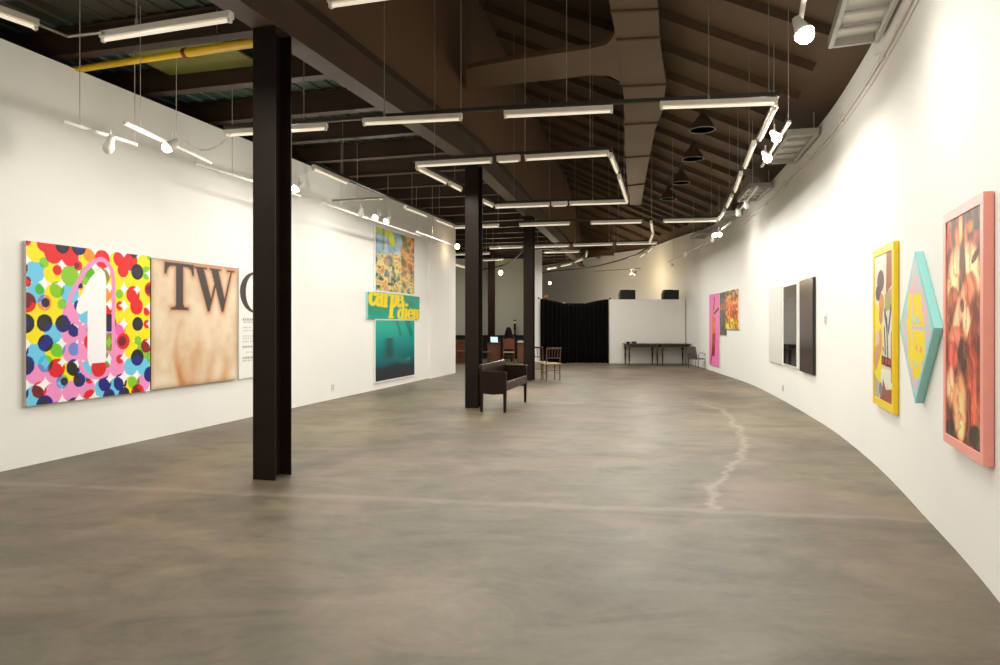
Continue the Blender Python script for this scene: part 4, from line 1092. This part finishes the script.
# settee: local x = across (near end panel), y = along the length
S0 = ground(479.5, 412.0); S1 = ground(506, 413)
W_, L_s = 0.47, 1.62
rz = math.atan2(S1.y - S0.y, S1.x - S0.x)
rz = math.atan2(BX.y, BX.x)
t = thing('wooden_settee', 'dark mahogany settee with box ends standing beside the second column', 'settee', (S0.x, S0.y, 0), rz)
for x in (0.03, W_ - 0.03):
    for y in (0.03, L_s - 0.03):
        leg(t, x, y, 0.52 if x > .2 else .6, 0.030, 0.020, 'wood_dark')
arch = [(0.0, .33), (.06, .315), (W_ / 2, .30), (W_ - .06, .315), (W_, .34), (W_, .66), (W_ - .02, .69), (0.02, .70), (0, .70)]
for y in (0.0, L_s - 0.04):
    MB().prism(arch, lambda a, c, s: (a, s, c), y, y + 0.04).build('end_panel', 'wood_dark', t)
MB().box((W_ - 0.02, L_s / 2, .44), (0.04, L_s - 0.08, .15), ch=.006).build('front_rail', 'wood_seat', t)
MB().box((0.02, L_s / 2, .55), (0.04, L_s - 0.08, .37), ch=.006).build('back_panel', 'wood_dark', t)
MB().box((0.015, L_s / 2, .77), (0.055, L_s, .075), ch=.008).build('back_rail', 'wood_seat', t)
MB().box((W_ / 2, L_s / 2, .42), (W_ - .08, L_s - .08, .03)).build('seat', 'wood_dark', t)
MB().box((W_ / 2, L_s - 0.02, .705), (W_ + .02, .07, .022), ch=.006).build('arm_cap', 'wood_seat', t)

# slatted chairs near the third column; local front is -y
def chair(label, loc, rz, m='wood_chair', group=None, cushion=None):
    t = thing('slatted_chair', label, 'chair', loc, rz, group)
    for x in (-.19, .19):
        MB().tube([(x, .20, 0), (x, .19, .44), (x * 1.02, .25, .88)], [.014, .018, .014], 8).build('back_leg', m, t, False, True)
        MB().tube([(x, -.20, 0), (x, -.19, .44)], [.013, .018], 8).build('front_leg', m, t, False, True)
    MB().box((0, 0, .45), (.44, .43, .03), ch=.008).build('seat', cushion or m, t)
    for z, r in ((.86, .045), (.60, .025)):
        y = .19 + .06 * (z - .44) / .44
        MB().bar((-.19, y, z), (.19, y, z), .018, r, ch=.004).build('back_rail', m, t)
    for x in (-.12, -.04, .04, .12):
        MB().bar((x, .213, .60), (x, .245, .85), .012, .022).build('slat', m, t)
    for x in (-.19, .19): MB().tube([(x, -.195, .2), (x, .195, .2)], .009, 6).build('stretcher', m, t)
    MB().tube([(-.19, .196, .27), (.19, .196, .27)], .009, 6).build('stretcher', m, t)
    return t
CA = ground(538.5, 378.6); CB = ground(550.8, 380.6)
SC = 'slatted chairs by the third column'
c0 = chair('slatted wooden chair on the left, half hidden by the third column', (CA.x, CA.y + .1, 0), math.radians(160), group=SC, cushion='cushion')
chair('slatted wooden chair on the right, standing clear of the third column', (CB.x, CB.y + .1, 0), math.radians(196), group=SC, cushion='cushion')

# tables at the partition
def table(label, x0, x1, yf, yb, h, group):
    w, d = x1 - x0, yb - yf
    t = thing('turned_leg_table', label, 'table', ((x0 + x1) / 2, (yf + yb) / 2, 0), 0, group)
    for sx in (-1, 1):
        for sy in (-1, 1): leg(t, sx * (w / 2 - .09), sy * (d / 2 - .07), h - .04, .03, .02, 'wood_table', turned=True)
    MB().box((0, 0, h - .018), (w, d, .036), ch=.01).build('tabletop', 'wood_table', t)
    for sy in (-1, 1): MB().box((0, sy * (d / 2 - .08), h - .085), (w - .2, .022, .1)).build('apron', 'wood_table', t)
    for sx in (-1, 1): MB().box((sx * (w / 2 - .09), 0, h - .085), (.022, d - .2, .1)).build('apron', 'wood_table', t)
    return t
TG = 'tables against the partition'
yf, yb = 24.25, 25.18
k_ = 24.2 / F
table('dark turned leg table against the partition, the left one', (627.5 - 500) * k_, (660.5 - 500) * k_, yf, yb, .775, TG)
table('dark turned leg table against the partition, the right one', (660.8 - 500) * k_, (692 - 500) * k_, yf, yb, .775, TG)
r = random.Random(3)
def stack(label, px, n, w, d, m='paper'):
    t = thing('paper_stack', label, 'papers', ((px - 500) * k_, yf + .45, .775), r.uniform(-.3, .3), 'papers on the tables')
    for i in range(n): MB().box((r.uniform(-.02, .02), r.uniform(-.02, .02), .008 + i * .014), (w, d, .013), ch=.002).build('sheaf', m, t)
stack('flat stack of papers on the left table', 652, 3, .34, .24)
stack('flat stack of papers on the right table', 682, 2, .40, .28)
t = thing('small_bowl', 'small dark bowl at the left end of the left table', 'bowl', ((630 - 500) * k_, yf + .3, .775), 0)
MB().lathe([(.04, 0), (.05, .01), (.09, .06), (.10, .075), (.09, .07), (.04, .02), (0, .018)], n=16).build('bowl', 'wood_table', t, False, True)
t = thing('wooden_box', 'small dark wooden box near the left end of the left table', 'box', ((637 - 500) * k_, yf + .5, .775), .2)
MB().box((0, 0, .03), (.16, .11, .06), ch=.006).build('body', 'wood_table', t); MB().box((0, 0, .068), (.165, .115, .016), ch=.005).build('lid', 'wood_dark', t)

# grey metal armchair in the corner
p = at_y(697.5, 366, 24.05)
t = thing('metal_armchair', 'grey metal framed armchair in the corner beside the right table', 'chair', (6.64, 22.5, 0), math.radians(24))
t.scale = (.8, .8, .8)
MB().prism([(-.22, .38), (.22, .38), (.21, .90), (-.21, .90)], lambda a, c, s: (a, .2 + (c - .38) * .25 + s, c), 0, .035).build('backrest', 'dark_metal', t)
MB().box((0, 0, .41), (.46, .44, .04), ch=.01).build('seat', 'dark_metal', t)
for x in (-.26, .26):
    MB().tube([(x, .22, 0.01), (x, .20, .40), (x, .18, .60), (x, .05, .66), (x, -.15, .64), (x, -.24, .55), (x, -.25, .4), (x, -.23, 0.01)], .013, 8).build('arm_frame', 'dark_metal', t, False, True)
MB().tube([(-.26, .2, .39), (.26, .2, .39)], .011, 6).build('cross_bar', 'grey_metal', t)
MB().tube([(-.26, -.24, .39), (.26, -.24, .39)], .011, 6).build('cross_bar', 'grey_metal', t)

# curtain on its wire
y_c = 25.35
xl, xr = (539.5 - 500) * y_c / F, (609.5 - 500) * y_c / F
zl, zr = EYE + (HOR - 299) * y_c / F, EYE + (HOR - 299.5) * y_c / F
def wire_z(s): return zl + (zr - zl) * s - 0.16 * (1 - (2 * s - 1) ** 2) ** 0.5 * min(1, 3 * s, 3 * (1 - s))
t = thing('black_curtain', 'wide pleated black curtain hanging on a sagging wire beside the partition', 'curtain', ((xl + xr) / 2, y_c, 0))
n = 220; rows = 14; vs = []; fs = []
rr = np.random.RandomState(8); ph = np.cumsum(rr.uniform(.32, .6, n + 1))
for j in range(rows + 1):
    f = j / rows
    for i in range(n + 1):
        s = i / n; top = wire_z(s); z = top - (top - .02) * f
        vs.append((xl + .03 + (xr - xl - .06) * s + .015 * math.sin(i * .7) * f, y_c + math.sin(ph[i]) * (.035 + .03 * f) + .02 * math.sin(i * .13) * f, z))
for j in range(rows):
    for i in range(n): fs.append((j * (n + 1) + i, j * (n + 1) + i + 1, (j + 1) * (n + 1) + i + 1, (j + 1) * (n + 1) + i))
o = MB().add(vs, fs).build('cloth', 'curtain', t, True, True)
sol = o.modifiers.new('thickness', 'SOLIDIFY'); sol.thickness = 0.006
MB().tube([(xl - .03, y_c, zl + .02)] + [(xl + (xr - xl) * s, y_c, wire_z(s) + .012) for s in np.linspace(.02, .98, 24)] + [(xr + .03, y_c, zr + .02)], .008, 6).build('wire', 'rail', t, True)
for x, z in ((xl - .03, zl + .03), (xr + .02, zr + .03)): MB().box((x, y_c, z), (.05, .06, .07), ch=.006).build('wire_anchor', 'black', t, True)
# orange dried flowers in a dark vase on a ledge behind the curtain
pz = at_y(545.5, 300, 26.1)
struct(MB().box((2.05, 26.2, 1.17), (1.0, .4, 2.34), ch=.01).build('wall_ledge', 'partition'))
t = thing('dried_flowers', 'small bunch of orange flowers showing above the curtain top', 'flowers', (pz.x, 26.2, 2.34), 0)
MB().lathe([(.05, 0), (.07, .05), (.05, .12), (.035, .14), (.04, .15)], n=12).build('vase', 'black', t, False, True)
for i in range(9):
    a = i * 2.4; q = Vector((.10 * math.cos(a) * (.4 + i * .07), .06 * math.sin(a), .22 + .02 * (i % 3)))
    MB().tube([(0, 0, .13), tuple(q)], .004, 5).build('stem', 'rafter', t)
    MB().sphere(tuple(q), .032, (1, 1, .7), 8, 6).build('bloom', 'orange', t, False, True)

# wedge speakers on the partition
def speaker(px0, px1, label):
    d = 25.45; x0, x1 = (px0 - 500) * d / F, (px1 - 500) * d / F; w = x1 - x0
    t = thing('wedge_speaker', label, 'speaker', ((x0 + x1) / 2, d, 2.43), 0, 'speakers on the partition')
    pr = [(-w / 2, 0), (w / 2, 0), (w / 2, .36), (-w / 2 + .05, .37), (-w / 2 - .005, .22)]
    cb = MB().prism(pr, lambda a, c, s: (a, s, c), -.14, .2).build('cabinet', 'black', t)
    MB().prism([(a * .93, .02 + c * .9) for a, c in pr], lambda a, c, s: (a, s, c), -.152, -.141).build('grille', 'grille', cb)
    MB().bar((-.1, 0.03, .372), (.1, 0.03, .372), .03, .02, ch=.005).build('handle', 'black', cb)
speaker(619.5, 634.7, 'black wedge speaker on top of the partition, the left one')
speaker(662.5, 678, 'black wedge speaker on top of the partition, the right one')

# ------------------------------------------------------------------ back room
def desk(label, x0, x1, y0, y1, h, group='desks in the back room'):
    w, d = x1 - x0, y1 - y0
    t = thing('wooden_desk', label, 'desk', ((x0 + x1) / 2, (y0 + y1) / 2, 0), 0, group)
    MB().box((0, 0, h - .02), (w + .04, d + .04, .04), ch=.008).build('desktop', 'wood_dark', t)
    MB().box((0, -d / 2 + .015, h / 2 + .02), (w, .03, h - .12)).build('front_panel', 'wood_orange', t)
    for s in (-1, 1): MB().box((s * (w / 2 - .015), .01, h / 2 - .02), (.03, d - .02, h - .04)).build('side_panel', 'wood_orange', t)
    return t
k5 = 25.6 / F
desk('orange brown desk with the laptop, left of the seated person', (487.5 - 500) * k5, (500.5 - 500) * k5, 25.6, 26.3, .77)
desk('orange brown desk right of the seated person, half behind third column', (517.5 - 500) * k5, (531 - 500) * k5, 25.6, 26.3, .77)
desk('dark desk at the far left past the end of the left wall', (451 - 500) * k5, (464 - 500) * k5, 26.6, 27.3, .80)
# laptop: screen faces the camera
lx = (494.3 - 500) * k5
t = thing('laptop', 'open laptop with a bright screen on the left desk', 'laptop', (lx, 26.0, .77), math.radians(12))
MB().box((0, -.10, .010), (.30, .21, .018), ch=.004).build('base', 'grey_metal', t)
lid = MB().prism([(-.15, 0), (.15, 0), (.15, .21), (-.15, .21)], lambda a, c, s: (a, .02 + c * .25 + s, .02 + c), 0, .012).build('lid', 'grey_metal', t)
MB().prism([(-.14, .012), (.14, .012), (.14, .2), (-.14, .2)], lambda a, c, s: (a, .02 + c * .25 + s, .02 + c), -.004, -.001).build('screen', 'screen', lid)
# high-backed chair
cx = (508.6 - 500) * 25.1 / F
t = thing('high_back_chair', 'orange brown panel back chair carrying the seated person', 'chair', (cx, 25.1, 0))
for x in (-.2, .2):
    MB().tube([(x, -.2, 0), (x, -.19, .45), (x * .98, -.24, .96)], [.016, .022, .016], 8).build('back_leg', 'wood_orange', t, False, True)
    MB().tube([(x, .2, 0), (x, .19, .43)], [.015, .02], 8).build('front_leg', 'wood_orange', t, False, True)
MB().box((0, 0, .445), (.44, .43, .05), ch=.015).build('seat', 'cushion', t)
MB().prism([(-.19, .56), (.19, .56), (.19, .93), (.1, .96), (-.1, .96), (-.19, .93)], lambda a, c, s: (a, -.215 - (c - .5) * .09 + s, c), -.012, .012).build('back_panel', 'wood_orange', t)
for x in (-.2, .2): MB().tube([(x, -.195, .2), (x, .195, .2)], .01, 6).build('stretcher', 'wood_orange', t)
MB().tube([(-.2, -.195, .3), (.2, -.195, .3)], .01, 6).build('stretcher', 'wood_orange', t)
# person seated, seen from behind
def person(loc, rz):
    t = thing('person', 'person with long dark hair seated on the high back chair, seen from behind', 'person', loc, rz)
    J = {'pel': (0, 0, .56), 'wai': (0, -.01, .72), 'che': (0, -.02, .90), 'nec': (0, 0, 1.06), 'hd0': (0, .02, 1.13), 'hd1': (0, .03, 1.24), 'hd2': (0, .02, 1.31)}
    V = []; E = []; R = []; ix = {}
    def add(n, p, r, par=None):
        ix[n] = len(V); V.append(p); R.append(r)
        if par: E.append((ix[par], ix[n]))
    add('pel', J['pel'], .15); add('wai', J['wai'], .125, 'pel'); add('che', J['che'], .145, 'wai'); add('nec', J['nec'], .055, 'che'); add('hd0', J['hd0'], .06, 'nec'); add('hd1', J['hd1'], .09, 'hd0'); add('hd2', J['hd2'], .065, 'hd1')
    add('nose', (0, .128, 1.215), .016, 'hd1')
    for s, n in ((-1, 'l'), (1, 'r')):
        add(n + 'ear', (s * .092, .02, 1.22), .018, 'hd1')
        add(n + 'sh', (s * .17, -.01, .98), .062, 'che'); add(n + 'el', (s * .23, .08, .74), .045, n + 'sh'); add(n + 'wr', (s * .15, .30, .80), .028, n + 'el'); add(n + 'ha', (s * .13, .36, .80), .034, n + 'wr')
        for q, (fx, fl) in enumerate(((-.028, .075), (-.010, .09), (.010, .085), (.028, .065))):
            add(n + 'f%d' % q, (s * .13 + fx, .40, .80), .010, n + 'ha'); add(n + 'g%d' % q, (s * .13 + fx * 1.1, .40 + fl, .785), .008, n + 'f%d' % q)
        add(n + 't', (s * .13 - s * .045, .38, .79), .010, n + 'ha')
        add(n + 'hp', (s * .09, .06, .54), .10, 'pel'); add(n + 'kn', (s * .12, .42, .52), .07, n + 'hp'); add(n + 'an', (s * .12, .44, .10), .042, n + 'kn'); add(n + 'to', (s * .13, .58, .045), .038, n + 'an')
    me = bpy.data.meshes.new('body'); me.from_pydata(V, E, [])
    me.materials.append(M['shirt'])
    o = bpy.data.objects.new('body', me); COL.objects.link(o); o.parent = t
    sk = o.modifiers.new('skin', 'SKIN'); sk.use_smooth_shade = True
    if not me.skin_vertices: me.skin_vertices.new()
    for i, rr_ in enumerate(R): me.skin_vertices[0].data[i].radius = (rr_, rr_ * .85 if i < 3 else rr_)
    me.skin_vertices[0].data[0].use_root = True
    o.modifiers.new('sub', 'SUBSURF').levels = 1; o.modifiers['sub'].render_levels = 1
    bpy.context.view_layer.update()
    dg = bpy.context.evaluated_depsgraph_get()
    m2 = bpy.data.meshes.new_from_object(o.evaluated_get(dg)); o.modifiers.clear(); o.data = m2
    m2.materials.clear(); m2.materials.append(M['shirt']); m2.materials.append(M['skin'])
    for p in m2.polygons:
        c = p.center; p.use_smooth = True
        p.material_index = 1 if (c.z > 1.05 or (c.y > .31 and c.z > .70)) else 0
    for s in (-1, 1): MB().sphere((s * .034, .098, 1.245), .013, n=8, m=6).build('eye', 'plastic_white', t, False, True)
    MB().box((0, .105, 1.165), (.045, .014, .012), ch=.003).build('mouth', 'red', t)
    # hair falls down the back
    pr = [(.0, 1.385), (.05, 1.378), (.085, 1.345), (.108, 1.28), (.125, 1.2), (.145, 1.1), (.17, 1.0), (.178, .93), (.15, .88), (.10, .86)]
    vs = []; fs = []; n = 14
    for r_, z in pr:
        for q in range(n + 1):
            a = math.pi * (0.92 + 1.16 * q / n)   # around the back
            yy = (.01 if z > 1.1 else .01 - (1.1 - z) * .25)
            vs.append((max(r_, .004) * math.cos(a), yy + max(r_, .004) * math.sin(a) * (1.0 if z > 1.1 else .8), z))
    for i in range(len(pr) - 1):
        for q in range(n): fs.append((i * (n + 1) + q, i * (n + 1) + q + 1, (i + 1) * (n + 1) + q + 1, (i + 1) * (n + 1) + q))
    h = MB().add(vs, fs).build('hair', 'hair', t, False, True); sm = h.modifiers.new('thick', 'SOLIDIFY'); sm.thickness = .03
    return t
person((cx, 25.12, 0), 0)
# long low black counter at the back and the figurine lamp on it
x0, x1 = (448 - 500) * 29.3 / F, (529 - 500) * 29.3 / F
t = thing('low_counter', 'long low black counter along the grey back wall', 'counter', ((x0 + x1) / 2, 29.4, 0))
MB().box((0, 0, .50), (x1 - x0, .6, .92), ch=.01).build('body', 'black', t)
MB().box((0, 0, .98), (x1 - x0 + .04, .66, .05), ch=.01).build('top', 'black', t)
MB().box((0, .02, .03), (x1 - x0 - .1, .5, .06)).build('plinth', 'dark_metal', t)
lx = (514.8 - 500) * 29.35 / F
t = thing('figurine_lamp', 'slim black figurine lamp with a pale top on the back counter', 'lamp', (lx, 29.35, 1.005))
MB().lathe([(.11, 0), (.11, .02), (.04, .05), (.035, .2), (.06, .28), (.045, .4), (.06, .47), (.03, .52)], n=14).build('stem', 'black', t, False, True)
MB().sphere((0, 0, .58), .06, (1, 1, 1.1), 12, 8).build('globe', 'plastic_white', t, False, True)
MB().lathe([(.07, .62), (.05, .66), (.01, .69)], n=12).build('cap', 'black', t, False, True)
for i, (px, d, rz, lb) in enumerate(((459, 26.1, .3, 'reddish brown chair past the left wall end, the left one'), (463.5, 25.6, -.3, 'reddish brown chair past the left wall end, nearly behind the column'))):
    chair(lb, ((px - 500) * d / F, d, 0), math.pi + rz, 'wood_orange', 'chairs in the back room')
chair('dark chair between second column and the laptop desk', ((484.5 - 500) * 25 / F, 24.9, 0), math.radians(100), 'wood_table', 'chairs in the back room')
t = thing('paper_pile', 'small pile of papers on the desk right of the seated person', 'papers', ((520.5 - 500) * k5, 25.9, .77), .2)
for i in range(4): MB().box((0.004 * i, 0, .012 + i * .022), (.22 - .01 * i, .2, .02), ch=.003).build('sheaf', 'paper', t)

# ------------------------------------------------------------------ camera, world, view
cam = bpy.data.cameras.new('camera'); co = bpy.data.objects.new('camera', cam); COL.objects.link(co)
co.location = (0, 0, EYE); co.rotation_euler = (math.pi / 2, 0, 0)
cam.sensor_width = 36; cam.lens = 36 * F / 1000.0; cam.shift_y = -(332.5 - HOR) / 1000.0
cam.clip_start = 0.05; cam.clip_end = 200
sc = bpy.context.scene; sc.camera = co
w = bpy.data.worlds.new('world'); sc.world = w; w.use_nodes = True
w.node_tree.nodes['Background'].inputs[0].default_value = (0.9, 0.95, 1.0, 1); w.node_tree.nodes['Background'].inputs[1].default_value = 0.05
sc.view_settings.view_transform = 'Standard'; sc.view_settings.look = 'None'; sc.view_settings.gamma = 1.0
sc.view_settings.use_curve_mapping = False; sc.view_settings.exposure = 0.15
sc.cycles.max_bounces = 14; sc.cycles.diffuse_bounces = 10; sc.cycles.sample_clamp_indirect = 6.0
